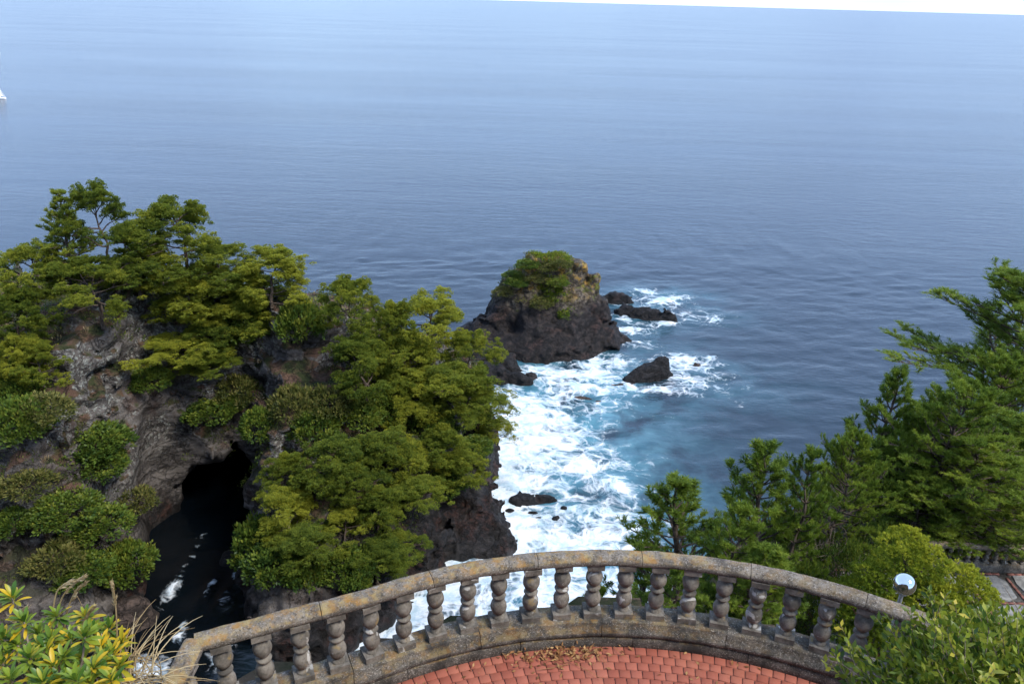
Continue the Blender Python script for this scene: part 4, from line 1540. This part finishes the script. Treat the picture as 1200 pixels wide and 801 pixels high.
HS = [  # shrubs on the headland
    (287, 352, 62, 3.6, 'S0', 'round glossy leathery bush at the ridge end above the bare soil'),
    (348, 352, 48, 3.0, 'S1', 'rounded dark bush on the skyline left of the bare saddle'),
    (340, 452, 55, 2.2, 'K0', 'pale tangled scrub bush between the cave and the pine grove'),
    (385, 455, 50, 2.2, 'K1', 'yellow-tipped bush beside the pale leaning trunk'),
    (365, 480, 55, 2.2, 'S1', 'green bush right behind the large round pine'),
    (420, 470, 52, 2.2, 'S0', 'dark bush below the dark pine with the leaning trunk'),
    (305, 480, 44, 2.0, 'S2', 'bush on the rim above the cave mouth'),
    (275, 440, 50, 2.2, 'K0', 'olive scrub right of the bright spreading pine'),
    (270, 475, 36, 1.6, 'S1', 'small bush hanging over the cave arch'),
    (110, 500, 72, 2.0, 'S0', 'dark bush on the ledge left of the smooth grey hollow'),
    (60, 520, 62, 2.0, 'K1', 'brownish bush on the ledge near the left edge'),
    (118, 548, 56, 2.0, 'S1', 'bush on the ledge just below the dark ledge bush'),
    (75, 585, 70, 2.2, 'S2', 'wide green bush on the shaded left bank'),
    (110, 600, 66, 2.2, 'S0', 'low green bush spilling down beside the channel'),
    (30, 560, 60, 2.0, 'K0', 'scrubby bush at the left edge above the shaded bank'),
    (15, 470, 62, 2.8, 'S2', 'dark bush at the left edge below the lichened rock'),
    (15, 425, 50, 2.5, 'S1', 'dark bush tucked under the lowest left-edge pine'),
    (12, 610, 46, 2.0, 'S1', 'small bush cut by the left edge near the dry stalks'),
    (60, 640, 56, 1.8, 'K1', 'dull bush behind the dry grass plumes'),
    (320, 640, 66, 3.0, 'S1', 'green bush overhanging the channel beside the handrail'),
    (357, 640, 50, 2.6, 'S2', 'pale rounded bush right above the handrail'),
    (410, 645, 60, 2.6, 'S0', 'bush between the pale rounded bush and the dark cliff'),
    (145, 640, 56, 2.4, 'S1', 'green bush low on the left bank right beside the channel water'),
    (160, 590, 44, 2.0, 'K1', 'small olive bush at the edge of the smooth grey hollow'),
    (95, 665, 60, 2.2, 'S2', 'leafy bush behind the tallest grass plume'),
    (300, 610, 60, 3.0, 'S2', 'leafy bush at the right side of the cave channel'),
    (520, 560, 50, 2.0, 'S1', 'small bush on the brink of the dark cliff above the surf'),
    (455, 455, 60, 2.4, 'S2', 'dark bush under the tall pines in the grove'),
    (500, 470, 60, 2.2, 'S0', 'bush under the spreading pine on the seaward shoulder'),
    (555, 530, 40, 1.8, 'S1', 'bush at the outer cliff corner beneath the reaching limb'),
    (240, 470, 50, 2.2, 'S0', 'dark bush beneath the bright spreading pine'),
    (180, 470, 46, 2.0, 'S2', 'dark bush left beneath the bright spreading pine'),
]
HPROT = {'S': SHRUB, 'K': SCRUB}
for px, py, w, H, k, lab in HS:
    loc, ww, hh = place(px, py, w, H * 1.3, head_z, 50, 116)
    plant('shrub', HPROT[k[0]][int(k[1])], lab, 'shrub', loc, ww * 1.1, hh, group='bushes on the headland')


# ------------------------------------------------ low scrub and dry grass that cover the headland (uncountable)
def cover(V, Q, name, label, cat, mat, n, zmin, nzmin, L, W, per, seed, mask, cr=.5, tlo=.1, thi=.8, up=.8, where=None):
    global rng
    rng = np.random.default_rng(seed)
    A, B, C, D = (V[Q[:, i]] for i in range(4))
    nn = np.cross(C - A, D - B)
    area = np.linalg.norm(nn, axis=1) / 2
    nz = nn[:, 2] / (2 * area + 1e-9)
    c = (A + B + C + D) / 4
    mk = fbm(c[:, 0] * .13, c[:, 1] * .13, c[:, 2] * .13, 3, seed)
    ok = (nz > nzmin) & (c[:, 2] > zmin) & (mk > mask)
    if where is not None:
        ok &= where(c)
    p = area * ok
    i = rng.choice(len(Q), n, p=p / p.sum())
    P0 = c[i] + rng.normal(size=(n, 3)) * .2
    k = np.repeat(np.arange(n), per)
    q = unit(rng.normal(size=(len(k), 3)))
    sz = rng.uniform(.5, 1.3, n)
    P = P0[k] + q * [cr, cr, cr * .6] * sz[k][:, None]
    Dr = unit(q + [0, 0, up])
    ct = rng.uniform(tlo, thi, n)
    g = Geo()
    leaves(g, P, Dr, L, W, np.clip(ct[k] + .15 * q[:, 2] + rng.normal(0, .08, len(k)), 0, 1))
    o = link(name, g.mesh(name, mat))
    o['kind'] = 'stuff'
    tag(o, label, cat)


def bare(c):
    """bare places: the reddish earth slope, the lichened face and the smooth hollow by the cave"""
    return ~((((c[:, 0] + 26) / 4.5) ** 2 + ((c[:, 1] - 84) / 5) ** 2 < 1) | (((c[:, 0] + 43) / 5.5) ** 2 + ((c[:, 1] - 73) / 3.5) ** 2 < 1)
             | (((c[:, 0] + 37) / 6) ** 2 + ((c[:, 1] - 76) / 5) ** 2 < 1))


cover(HV, HQ, 'ground_cover', 'low green scrub and creepers carpeting the headland slopes', 'scrub', M['broadleaf'], 6000, 6.5, .12, .24, .12, 16, 51, -.25, where=bare)
cover(HV, HQ, 'heath', 'olive and brown heath tufts over the headland soil', 'scrub', M['scrub'], 2600, 6.5, .15, .30, .09, 14, 52, -.15, where=bare)
cover(HV, HQ, 'dry_grass', 'straw-coloured dead grass on the bare saddle and ledges', 'grass', M['dry'], 700, 9, .5, .42, .05, 18, 53, .0, .35, .1, .9, 1.4)

# islet vegetation
cover(ISV, ISQ, 'moss', 'yellow-green succulents and moss over the upper face of the islet', 'ground cover', M['juniper'], 620, 7.0, .15, .26, .16, 12, 71, -.2, .35, .0, .6, .6,
      lambda c: (c[:, 0] < 10.5) & (c[:, 1] < 141))
cover(ISV, ISQ, 'heath', 'dull olive tufts scattered over the islet top', 'scrub', M['scrub'], 700, 9.0, .2, .26, .11, 14, 72, -.3, .4, .1, .8, .7, lambda c: c[:, 0] < 11)
ISZ = grid_sampler(ISV, -13, 124, .6, 70, 46)


def islet_z(x, y):
    i, j = int(round((x + 13) / .6)), int(round((y - 124) / .6))
    return float(ISZ[i, j]) if 0 <= i < 70 and 0 <= j < 46 else -9.


for px, py, w, H, k, lab in [
        (618, 304, 30, 1.3, 'S0', 'tallest green bush crowning the islet'), (602, 318, 30, 1.3, 'S1', 'green bush on the left shoulder of the islet'),
        (641, 308, 28, 1.1, 'K1', 'bush right of the tallest one on the islet'), (628, 326, 32, 1.2, 'K0', 'olive bush facing the viewer below the islet crown'),
        (606, 338, 30, 1.4, 'S1', 'lower green bush on the islet face'), (590, 336, 28, 1.4, 'K0', 'straggly bush at the islet left rim'),
        (655, 304, 26, 1.2, 'K1', 'greyish scrub on the islet summit'), (634, 348, 32, 1.3, 'K0', 'yellow-green cushion low on the islet face'),
        (652, 340, 28, 1.1, 'S2', 'small yellow-green clump in the middle of the islet face')]:
    loc, ww, hh = place(px, py, w, H, islet_z, 126, 150, .3)
    plant('shrub', HPROT[k[0]][int(k[1])], lab, 'shrub', loc, ww * 0.95, hh, group='bushes on the islet')

# ================================================================== TREES AND BUSHES ON THE NEAR RIGHT SLOPE
NT_ = [
    (1235, 318, 300, 8.5, 'B0', 21, 'largest pine at the right edge with long layered limbs over the sea'),
    (1045, 432, 95, 7.0, 'Y0', 22, 'thin brownish-green pine top left of the largest pine'),
    (1140, 452, 165, 6.0, 'B1', 20.5, 'broad pine just left of and below the largest one'),
    (1003, 508, 105, 5.5, 'B0', 19, 'bushy pine with a reddish bare trunk at mid slope'),
    (1150, 520, 190, 5.5, 'B1', 20, 'low broad pine in front of the metal guard rail'),
    (905, 520, 115, 5.2, 'Y1', 13, 'slim upright young pine in the middle of the slope'),
    (958, 528, 80, 5.0, 'Y2', 14, 'small dark young pine right of the slim upright one'),
    (812, 556, 150, 5.2, 'Y0', 11, 'open young pine with candle-like shoots against the surf'),
    (868, 590, 90, 4.2, 'Y2', 12, 'short young pine between the open pine and the slim pine'),
    (760, 640, 80, 4.0, 'Y1', 10, 'small pine whose shoots just top the curved handrail'),
    (705, 690, 70, 3.6, 'Y2', 9.5, 'pine seedling seen between the balusters, nearest the surf'),
    (800, 668, 110, 3.4, 'Y0', 9.5, 'young pine mostly hidden behind the balusters'),
    (900, 640, 110, 3.6, 'Y1', 11, 'young pine rising behind the middle of the handrail'),
    (1098, 470, 105, 6.0, 'Y1', 22, 'upright pine between the thin brownish top and the broad pine'),
    (1175, 415, 150, 7.0, 'B0', 24.5, 'pine standing behind the broad one, half hidden by the largest pine'),
    (1072, 525, 120, 5.0, 'B1', 20.8, 'low spreading pine right of the bushy one with the bare trunk'),
    (1195, 490, 150, 6.0, 'Y2', 22.5, 'pine below the largest one, cut by the right picture edge'),
    (1085, 560, 120, 4.5, 'B0', 19.5, 'dark pine in shade beneath the broad pines'),
]
NPROT = {'Y': YOUNG, 'B': BIG, 'N': NSHRUB}
for px, py, w, H, k, y0, lab in NT_:
    loc, ww, hh = place(px, py, w, H, ground_z, y0, 40, .25)
    plant('pine_tree', NPROT[k[0]][int(k[1])], lab, 'tree', loc, ww, hh, group='pines on the near slope')

for px, py, w, H, k, y0, lab in [
        (1000, 640, 90, 1.8, 'N0', 11, 'grey-green bush entwined with the bare twigs'), (950, 665, 90, 1.8, 'N1', 10, 'green bush just behind the handrail left of the bare twigs'),
        (1120, 600, 90, 1.7, 'N0', 20.6, 'dark undergrowth bush behind the golden bush'), (1180, 602, 90, 1.8, 'N1', 20.6, 'undergrowth bush behind the lower balustrade'),
        (1145, 618, 70, 1.5, 'N1', 20.4, 'low bush right against the lower balustrade'), (1040, 615, 80, 1.6, 'N0', 19, 'bush between the bare twigs and the golden bush'),
        (850, 690, 90, 2.0, 'N0', 9, 'bush seen through the balusters at mid curve'), (1185, 560, 90, 2.0, 'N1', 21, 'shaded bush below the largest pine'),
        (930, 610, 70, 1.6, 'N1', 12, 'bush at the foot of the small dark young pine')]:
    loc, ww, hh = place(px, py, w, H, ground_z, y0, 40, .25)
    plant('shrub', NPROT[k[0]][int(k[1])], lab, 'shrub', loc, ww, hh, group='bushes on the near slope')


def golden_bush():
    """clipped golden conifer of rounded cushions"""
    global rng
    rng = np.random.default_rng(77)
    tg, fg = Geo(), Geo()
    cush = [(-.25, .1, 3.75, .85, .75, .62), (.35, 0, 3.45, .7, .55, .55), (-.9, -.1, 3.0, .7, .5, .35), (1.3, -.1, 2.75, .95, .65, .6), (.5, -.5, 2.6, .9, .6, .55),
            (-1.3, 0, 2.2, .8, .55, .30), (1.9, .1, 2.2, .75, .6, .55), (-.5, -.6, 2.1, .9, .6, .40), (.8, -.7, 1.8, 1.0, .6, .45), (-1.6, -.2, 1.5, .7, .5, .25),
            (1.8, -.4, 1.5, .8, .5, .45), (0, -.7, 1.3, .9, .6, .35), (-.9, -.5, 1.0, .8, .5, .25), (1.0, -.6, .9, .9, .5, .35), (.2, .6, 2.6, 1.1, .7, .35), (-.6, .5, 1.6, 1.0, .8, .3), (1.2, .5, 1.6, 1.0, .8, .3)]
    tp = np.array([(0, .1, -.2), (.1, .1, .8), (-.1, .1, 1.8), (0, 0, 2.8), (-.1, .1, 3.5)])
    tube(tg, tp, [.14, .12, .09, .06, .03], 7)
    for x, y, z, rx, rz, t in cush:
        tube(tg, [tp[min(3, max(1, int(z * .8)))], (x * .6, y * .6, z - .35), (x, y, z - .1)], [.05, .035, .015], 5)
        n = int(1300 * rx * rx)
        o = unit(rng.normal(size=(n, 3)) + [0, 0, .35])
        lob = 1 + .42 * fbm(o[:, 0] * 3.8 + x, o[:, 1] * 3.8, o[:, 2] * 3.8 + z, 2, 8)[:, None]
        P = np.array([x, y, z]) + o * [rx * .70, rx * .70, rz * .78] * lob * rng.uniform(.75, 1, (n, 1)) ** .5
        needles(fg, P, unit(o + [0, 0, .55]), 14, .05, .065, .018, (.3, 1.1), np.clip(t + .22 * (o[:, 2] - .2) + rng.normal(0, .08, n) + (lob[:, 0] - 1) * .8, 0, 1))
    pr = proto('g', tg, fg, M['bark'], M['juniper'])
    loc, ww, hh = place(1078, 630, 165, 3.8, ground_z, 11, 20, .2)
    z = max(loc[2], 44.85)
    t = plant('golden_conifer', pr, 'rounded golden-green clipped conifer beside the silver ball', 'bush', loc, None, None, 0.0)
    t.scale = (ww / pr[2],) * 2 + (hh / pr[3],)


golden_bush()

c = place(985, 615, 90, 2.0, ground_z, 10.5, 30, .25)
t = thing('bare_shrub', 'leafless grey twiggy shrub behind the right half of the handrail', 'shrub', tuple(c[0]))
link('branches', bare_shrub(1.1, 2.1, 26, 1).mesh('branches', M['twig']), t)
c = place(1010, 655, 90, 1.6, ground_z, 10, 30, .25)
t = thing('bare_shrub', 'smaller leafless shrub close behind the handrail beside the golden conifer', 'shrub', tuple(c[0]))
link('branches', bare_shrub(.9, 1.6, 18, 2).mesh('branches', M['twig']), t)

GV = np.stack([GX, GY, GH], -1).reshape(-1, 3)
GQ = grid_mesh(gxs, gys)
cover(GV, GQ, 'undergrowth', 'dark leafy undergrowth covering the slope under the near pines', 'undergrowth', M['broadleaf'], 2600, 20, .2, .13, .06, 22, 61, -.6, .34, .05, .55, .8,
      lambda c: (c[:, 0] > 1.5) & (c[:, 0] < 40) & (c[:, 1] < 44) & (c[:, 1] > 7.5) & ~((c[:, 0] > 8.2) & (c[:, 1] < 20.0) & (c[:, 1] > 12)) & (c[:, 2] < 50))
cover(GV, GQ, 'leaf_carpet', 'brown fallen leaves and needles on the slope below the near pines', 'leaves', M['litter'], 1500, 30, .3, .10, .05, 16, 62, -.5, .3, .1, .7, .3,
      lambda c: (c[:, 0] > 1.5) & (c[:, 0] < 40) & (c[:, 1] < 44) & (c[:, 1] > 19.6) & (c[:, 2] < 50))


def guard_rail():
    A = [at_y(1085, 541, 30.0), at_y(1120, 536, 29.6), at_y(1150, 537, 29), at_y(1183, 549, 28.2), at_y(1215, 562, 27.6)]
    A = np.array(A)
    t = thing('guard_rail', 'curved grey metal guard rail glimpsed between the pines at the right edge', 'railing')
    q = np.linspace(0, 4, 17)
    P = np.stack([np.interp(q, range(5), A[:, k]) for k in range(3)], 1)
    for dz in (0, -.22):
        g = Geo()
        tube(g, P + [0, 0, dz], .035, 8)
        link('rail', g.mesh('rail', M['galv'], True), t)
    for i in range(0, 17, 3):
        g = Geo()
        z0 = ground_z(P[i][0], P[i][1])
        tube(g, [(P[i][0], P[i][1], min(z0, P[i][2] - .6) - .1), tuple(P[i] - [0, 0, .3]), tuple(P[i])], .035, 8)
        link('post', g.mesh('post', M['galv'], True), t)


guard_rail()


# ================================================================== FOREGROUND: shrub (right), rosette plants and dry grass (left)
def leaf_mesh(L, W, curl, n=5, tint=.5, mat=None, blunt=False):
    V, F = [], []
    for i in range(n + 1):
        s = i / n
        w = W * math.sin(math.pi * min(1, .10 + s * .90) ** .85) ** .8 * .5 if i < n else 0.0008
        if blunt:
            w = W * .5 * (.12 + .88 * sstep(0.0, .62, s)) * math.sqrt(max(.0, 1 - max(0., (s - .66) / .345) ** 2.4))
        x, z = L * s, -curl * L * s * s
        V += [(x, -w, z + w * .35), (x, 0, z), (x, w, z + w * .35)]
    for i in range(n):
        a = i * 3
        F += [(a, a + 3, a + 4, a + 1), (a + 1, a + 4, a + 5, a + 2)]
    return mesh_from('leaf', V, F, mat, True, {'tint': np.full(len(V), tint)})


def orient(o, P, D, roll=0.0):
    q = Vector(D).to_track_quat('X', 'Z')
    o.location = P
    o.rotation_euler = (q.to_matrix().to_4x4() @ Matrix.Rotation(roll, 4, 'X')).to_euler()


def right_shrub():
    global rng
    rng = np.random.default_rng(123)
    base = np.array([2.95, 2.75, ground_z(2.95, 2.75)])
    t = thing('leafy_shrub', 'big glossy yellow-green leafy shrub in the lower right foreground', 'shrub', tuple(base))
    cen = np.array([2.95, 3.0, 56.35]) - base
    rad = np.array([1.10, .85, .72])
    fg, sg = Geo(), Geo()
    LM = [leaf_mesh(.058, .025, .25, 4, tt, M['shrub_near']) for tt in (.25, .4, .5, .6, .85)]
    tips = []
    for i in range(900):
        o = unit(rng.normal(size=3) + [0, -.15, .45])
        lob = 1 + .34 * float(fbm(o[0:1] * 2.1, o[1:2] * 2.1, o[2:3] * 2.1, 2, 91)[0])
        tips.append((cen + o * rad * lob * rng.uniform(.72, 1.04), o))
    nobj = 0
    cam_p = np.array([0, 0, CAM_H]) - base
    order = sorted(tips, key=lambda a: np.linalg.norm(a[0] - cam_p))
    for ti, (tip, o) in enumerate(order):
        d = unit(o * .8 + [0, 0, .75] + rng.normal(size=3) * .25)
        L = rng.uniform(.16, .30)
        root = tip - d * L
        tube(sg, [root, (root + tip) / 2 + rng.normal(size=3) * .008, tip], [.0035, .0028, .0015], 3)
        n = int(L / .017)
        ct = rng.uniform(.15, .75)
        PP, DD, TT = [], [], []
        for k in range(n):
            s = .1 + .9 * k / n
            az = k * 2.4
            a1 = unit(np.cross(d, [.3, .1, .9]))
            a2 = np.cross(d, a1)
            ld = unit(d * rng.uniform(.5, 1.0) + (a1 * math.cos(az) + a2 * math.sin(az)) * .85)
            PP.append(root + d * L * s)
            DD.append(ld)
            TT.append(np.clip(ct + rng.normal(0, .14) + .15 * (s - .5), 0, 1))
        if nobj < 300 and ti % 2 == 0:
            for P, D_, T in zip(PP, DD, TT):
                if nobj < 300:
                    lo = link('leaf', LM[min(4, int(T * 5))], t)
                    orient(lo, P, D_, rng.uniform(-.6, .6))
                    s = rng.uniform(.8, 1.2)
                    lo.scale = (s, s, s)
                    nobj += 1
        else:
            leaves(fg, np.array(PP), np.array(DD), .058, .028, np.array(TT), .12)
    # inner darker fill
    n = 15000
    o = unit(rng.normal(size=(n, 3)) + [0, 0, .2])
    P = cen + o * rad * rng.uniform(.45, .97, (n, 1))
    leaves(fg, P, unit(o + [0, 0, .5] + rng.normal(size=(n, 3)) * .5), .050, .024, rng.uniform(.05, .62, n), .12)
    f = link('foliage', fg.mesh('foliage', M['shrub_near']), t)
    f['kind'] = 'stuff'
    for i in range(16):
        o = unit(rng.normal(size=3) + [0, -.2, .6])
        e = cen + o * rad * rng.uniform(.85, 1.12)
        m = cen * .55 + o * rad * .45 + rng.normal(size=3) * .06
        pts = np.array([(rng.normal(0, .08), rng.normal(0, .08), -.1), m * .6, m, (m + e) / 2 + rng.normal(size=3) * .04, e])
        tube(sg, pts, [.016, .012, .009, .006, .0025], 5)
        for q in range(3):
            b = pts[3] + (e - pts[3]) * rng.uniform(-.6, .8)
            tube(sg, [b, b + unit(o + rng.normal(size=3) * .7) * rng.uniform(.12, .3)], [.004, .0015], 3)
    link('stem', sg.mesh('stem', M['twig']), t)


right_shrub()


def rosette_plants():
    global rng
    rng = np.random.default_rng(321)
    LMs = [leaf_mesh(.066, .0165, c, 8, tt, M['whorl'], True) for c, tt in ((.15, .12), (.25, .28), (.2, .40), (.35, .5), (.3, .62), (.45, .92))]
    spots = [  # px, py of the rosette centre, distance, label
        ('plant with bright rosettes of narrow leaves at the bottom left corner', [(14, 700, 2.5), (35, 770, 2.3), (28, 728, 2.45), (20, 755, 2.4), (2, 775, 2.35), (52, 760, 2.4), (38, 786, 2.3), (5, 748, 2.4), (12, 795, 2.2), (50, 798, 2.2)]),
        ('rosette plant in the middle of the left foreground, green-tipped', [(66, 722, 2.55), (75, 770, 2.35), (82, 748, 2.5), (62, 780, 2.3), (60, 750, 2.45), (95, 770, 2.4), (70, 798, 2.25), (100, 745, 2.4), (88, 796, 2.2), (45, 742, 2.5)]),
        ('yellowing rosette plant next to the dry grass tuft', [(108, 740, 2.6), (128, 735, 2.65), (118, 758, 2.5), (120, 772, 2.4), (105, 798, 2.25), (100, 722, 2.65), (140, 780, 2.4), (132, 765, 2.45), (110, 782, 2.3), (130, 797, 2.25), (143, 752, 2.6)]),
    ]
    for lab, ros in spots:
        c0 = at_y(ros[1][0], ros[1][1], ros[1][2])
        base = np.array([c0[0], c0[1], ground_z(c0[0], c0[1]) - .02])
        t = thing('rosette_plant', lab, 'plant', tuple(base))
        sg = Geo()
        yel = 'yellowing' in lab
        for px, py, d in ros:
            c = at_y(px, py, d) - base
            ax = unit(np.array([rng.normal(0, .25), rng.normal(-.15, .2), 1.0]))
            tube(sg, [(rng.normal(0, .03), rng.normal(0, .03), -.05), c * .55 + rng.normal(size=3) * .02, c], [.007, .006, .004], 5)
            for k in range(26):
                az = k * 2.4 + rng.uniform(-.2, .2)
                el = 1.35 - 1.05 * (k / 26) + rng.uniform(-.15, .15)
                a1 = unit(np.cross(ax, [1, .2, 0]))
                a2 = np.cross(ax, a1)
                D_ = unit(ax * math.sin(el) + (a1 * math.cos(az) + a2 * math.sin(az)) * math.cos(el))
                pick = rng.choice([0, 1, 2, 3, 4, 5], p=[.1, .2, .2, .1, .15, .25] if yel else [.2, .3, .25, .12, .05, .08])
                if k > 21 and rng.uniform() < .5:
                    pick = 5
                lo = link('leaf', LMs[pick], t)
                orient(lo, c - ax * .03 * (k / 26), D_, rng.uniform(-.3, .3))
                s = rng.uniform(.75, 1.15)
                lo.scale = (s, s, s)
        link('stem', sg.mesh('stem', M['twig']), t)


rosette_plants()


def dry_grasses():
    global rng
    rng = np.random.default_rng(55)
    c0 = at_y(140, 800, 2.62)
    base = np.array([c0[0], c0[1], ground_z(c0[0], c0[1]) - .02])
    t = thing('grass_tuft', 'dry straw-coloured grass tuft beside the handrail corner', 'grass', tuple(base))
    g = Geo()
    for i in range(120):
        a = rng.uniform(0, 6.28)
        L = rng.uniform(.18, .44)
        out = rng.uniform(.1, .9)
        d = np.array([math.cos(a) * out + .35, math.sin(a) * out, 1.0])
        p = np.array([rng.normal(0, .07), rng.normal(0, .05), 0])
        pts = [p]
        dd = unit(d)
        for k in range(6):
            dd = unit(dd + np.array([math.cos(a) * .12 + .06, math.sin(a) * .1, -.22]))
            pts.append(pts[-1] + dd * L / 6)
        tube(g, pts, [.0036, .0034, .003, .0026, .002, .0015, .0008], 3, rng.uniform(.1, .95))
    b = link('blade', g.mesh('blade', M['dry']), t)
    b['kind'] = 'stuff'
    st = thing('plume_grass', 'tall dead grass stalks with bent feathery plumes rising from the rosette plants', 'grass',
               (base[0] - .25, base[1], base[2]))
    b2 = np.array([base[0] - .25, base[1], base[2]])
    for pl in ([(66, 735), (68, 715), (72, 700), (82, 686), (95, 678)], [(60, 735), (62, 712), (66, 692), (76, 683), (90, 680)],
               [(75, 750), (76, 728), (80, 710), (88, 692), (97, 686)], [(90, 765), (93, 745), (97, 730), (102, 720), (108, 714)],
               [(137, 775), (137, 740), (136, 715), (134, 700), (132, 688)], [(18, 760), (18, 740), (19, 725), (22, 717), (29, 714)],
               [(50, 760), (42, 748), (32, 738), (24, 730), (17, 726)]):
        P = np.array([at_y(x, y, 2.6) - b2 for x, y in pl])
        P = np.concatenate([[[P[0][0] * .9, P[0][1], min(.0, P[0][2] - .3)]], P])
        q = np.linspace(0, len(P) - 1, 16)
        PP = np.stack([np.interp(q, range(len(P)), P[:, k]) for k in range(3)], 1)
        PP[1:-1] = (PP[:-2] + 2 * PP[1:-1] + PP[2:]) / 4
        g = Geo()
        tube(g, PP, np.linspace(.0045, .003, 16), 5, .6)
        n = 70
        i = rng.integers(10, 16, n)
        T = unit(PP[15] - PP[11])
        needles(g, PP[i] + rng.normal(size=(n, 3)) * .002, np.tile(T, (n, 1)) + rng.normal(size=(n, 3)) * .1, 2, .02, .026, .006, (.05, .35), rng.uniform(.4, .95, n))
        link('stalk', g.mesh('stalk', M['dry']), st)


dry_grasses()


def leaf_litter():
    global rng
    rng = np.random.default_rng(44)
    g = Geo()
    n = 190
    a = rng.normal(R_(97), .060, n)
    r = 3.86 - np.abs(rng.normal(0, .075, n))
    P = np.stack([CX + r * np.cos(a), CY + r * np.sin(a), TZ + .012 + np.abs(rng.normal(0, .018, n)) * np.clip(1 - (3.86 - r) / .3, 0, 1)], 1)
    m = 70
    a2 = rng.uniform(R_(50), R_(125), m)
    r2 = 3.86 - np.abs(rng.normal(0, .18, m))
    P2 = np.stack([CX + r2 * np.cos(a2), CY + r2 * np.sin(a2), np.full(m, TZ + .008)], 1)
    P = np.concatenate([P, P2])
    leaves(g, P, unit(rng.normal(size=(len(P), 3)) * [1, 1, .25]), .050, .018, rng.uniform(0, 1, len(P)), .15, unit(rng.normal(size=(len(P), 3)) * .4 + [0, 0, 1]))
    for i in range(16):
        p = np.array([CX + 3.75 * math.cos(R_(97)), CY + 3.72 * math.sin(R_(97)), TZ + .02]) + rng.normal(size=3) * [.2, .09, .006]
        d = unit(rng.normal(size=3) * [1, .7, .05])
        tube(g, [p, p + d * rng.uniform(.08, .28)], [.003, .0015], 3, .7)
    o = link('leaf_litter', g.mesh('leaf_litter', M['litter']))
    o['kind'] = 'stuff'
    tag(o, 'small drift of dead brown leaves and twigs against the kerb', 'leaves')


leaf_litter()


# ================================================================== YACHTS AT THE LEFT EDGE
def yacht(px, py, L, label, rz):
    c = at_z(px, py, 0)
    t = thing('sailing_yacht', label, 'boat', (c[0], c[1], 0), rz)
    V, F = [], []
    n = 10
    for i in range(n + 1):
        s = i / n
        w = L * .15 * math.sin(math.pi * min(1, .25 + .75 * (1 - s)) ** .9) ** .7 * (1 if i < n else .02)
        x = (s - .5) * L
        sh = .1 * L * (.9 + .35 * s * s)
        V += [(x, -w, sh), (x, -w * .75, 0), (x, 0, -.05 * L), (x, w * .75, 0), (x, w, sh)]
    for i in range(n):
        for j in range(4):
            F.append((i * 5 + j, (i + 1) * 5 + j, (i + 1) * 5 + j + 1, i * 5 + j + 1))
        F.append((i * 5 + 4, (i + 1) * 5 + 4, (i + 1) * 5, i * 5))
    F.append((0, 1, 3, 4))
    g = Geo()
    g.add(V, F)
    link('hull', g.mesh('hull', M['yacht']), t)
    g = Geo()
    box(g, (-.05 * L, 0, .15 * L), (.36 * L, .16 * L, .09 * L))
    link('cabin', g.mesh('cabin', M['yacht']), t)
    g = Geo()
    tube(g, [(.08 * L, 0, .1 * L), (.08 * L, 0, .7 * L), (.08 * L, 0, 1.25 * L)], .008 * L, 6)
    link('mast', g.mesh('mast', M['galv']), t)
    for nm, a, b, cc in (('mainsail', (.06, 0, .25), (-.42, .06, .27), (.07, 0, 1.22)), ('jib', (.12, 0, .22), (.47, 0, .15), (.09, 0, 1.1))):
        g = Geo()
        A, B, C = (np.array(k) * L for k in (a, b, cc))
        k = 6
        vv, ff = [], []
        for i in range(k + 1):
            for j in range(k + 1):
                p = A + (B - A) * (i / k) * (1 - j / k) + (C - A) * (j / k)
                p = p + np.array([0, .05 * L * math.sin(math.pi * i / k) * (1 - j / k), 0])
                vv.append(p)
        vv = vv + [v + np.array([0, .01, 0]) for v in vv]
        m_ = (k + 1) ** 2
        for i in range(k):
            for j in range(k):
                q = (i * (k + 1) + j, (i + 1) * (k + 1) + j, (i + 1) * (k + 1) + j + 1, i * (k + 1) + j + 1)
                ff.append(q)
                ff.append(tuple(x + m_ for x in q[::-1]))
        g.add(vv, ff)
        link(nm, g.mesh(nm, M['yacht']), t)


yacht(-1, 116, 7.5, 'nearer white sailing boat cut by the left picture edge', .25)
yacht(-2, 64, 12, 'farther tiny white sailing boat at the left picture edge', 2.2)
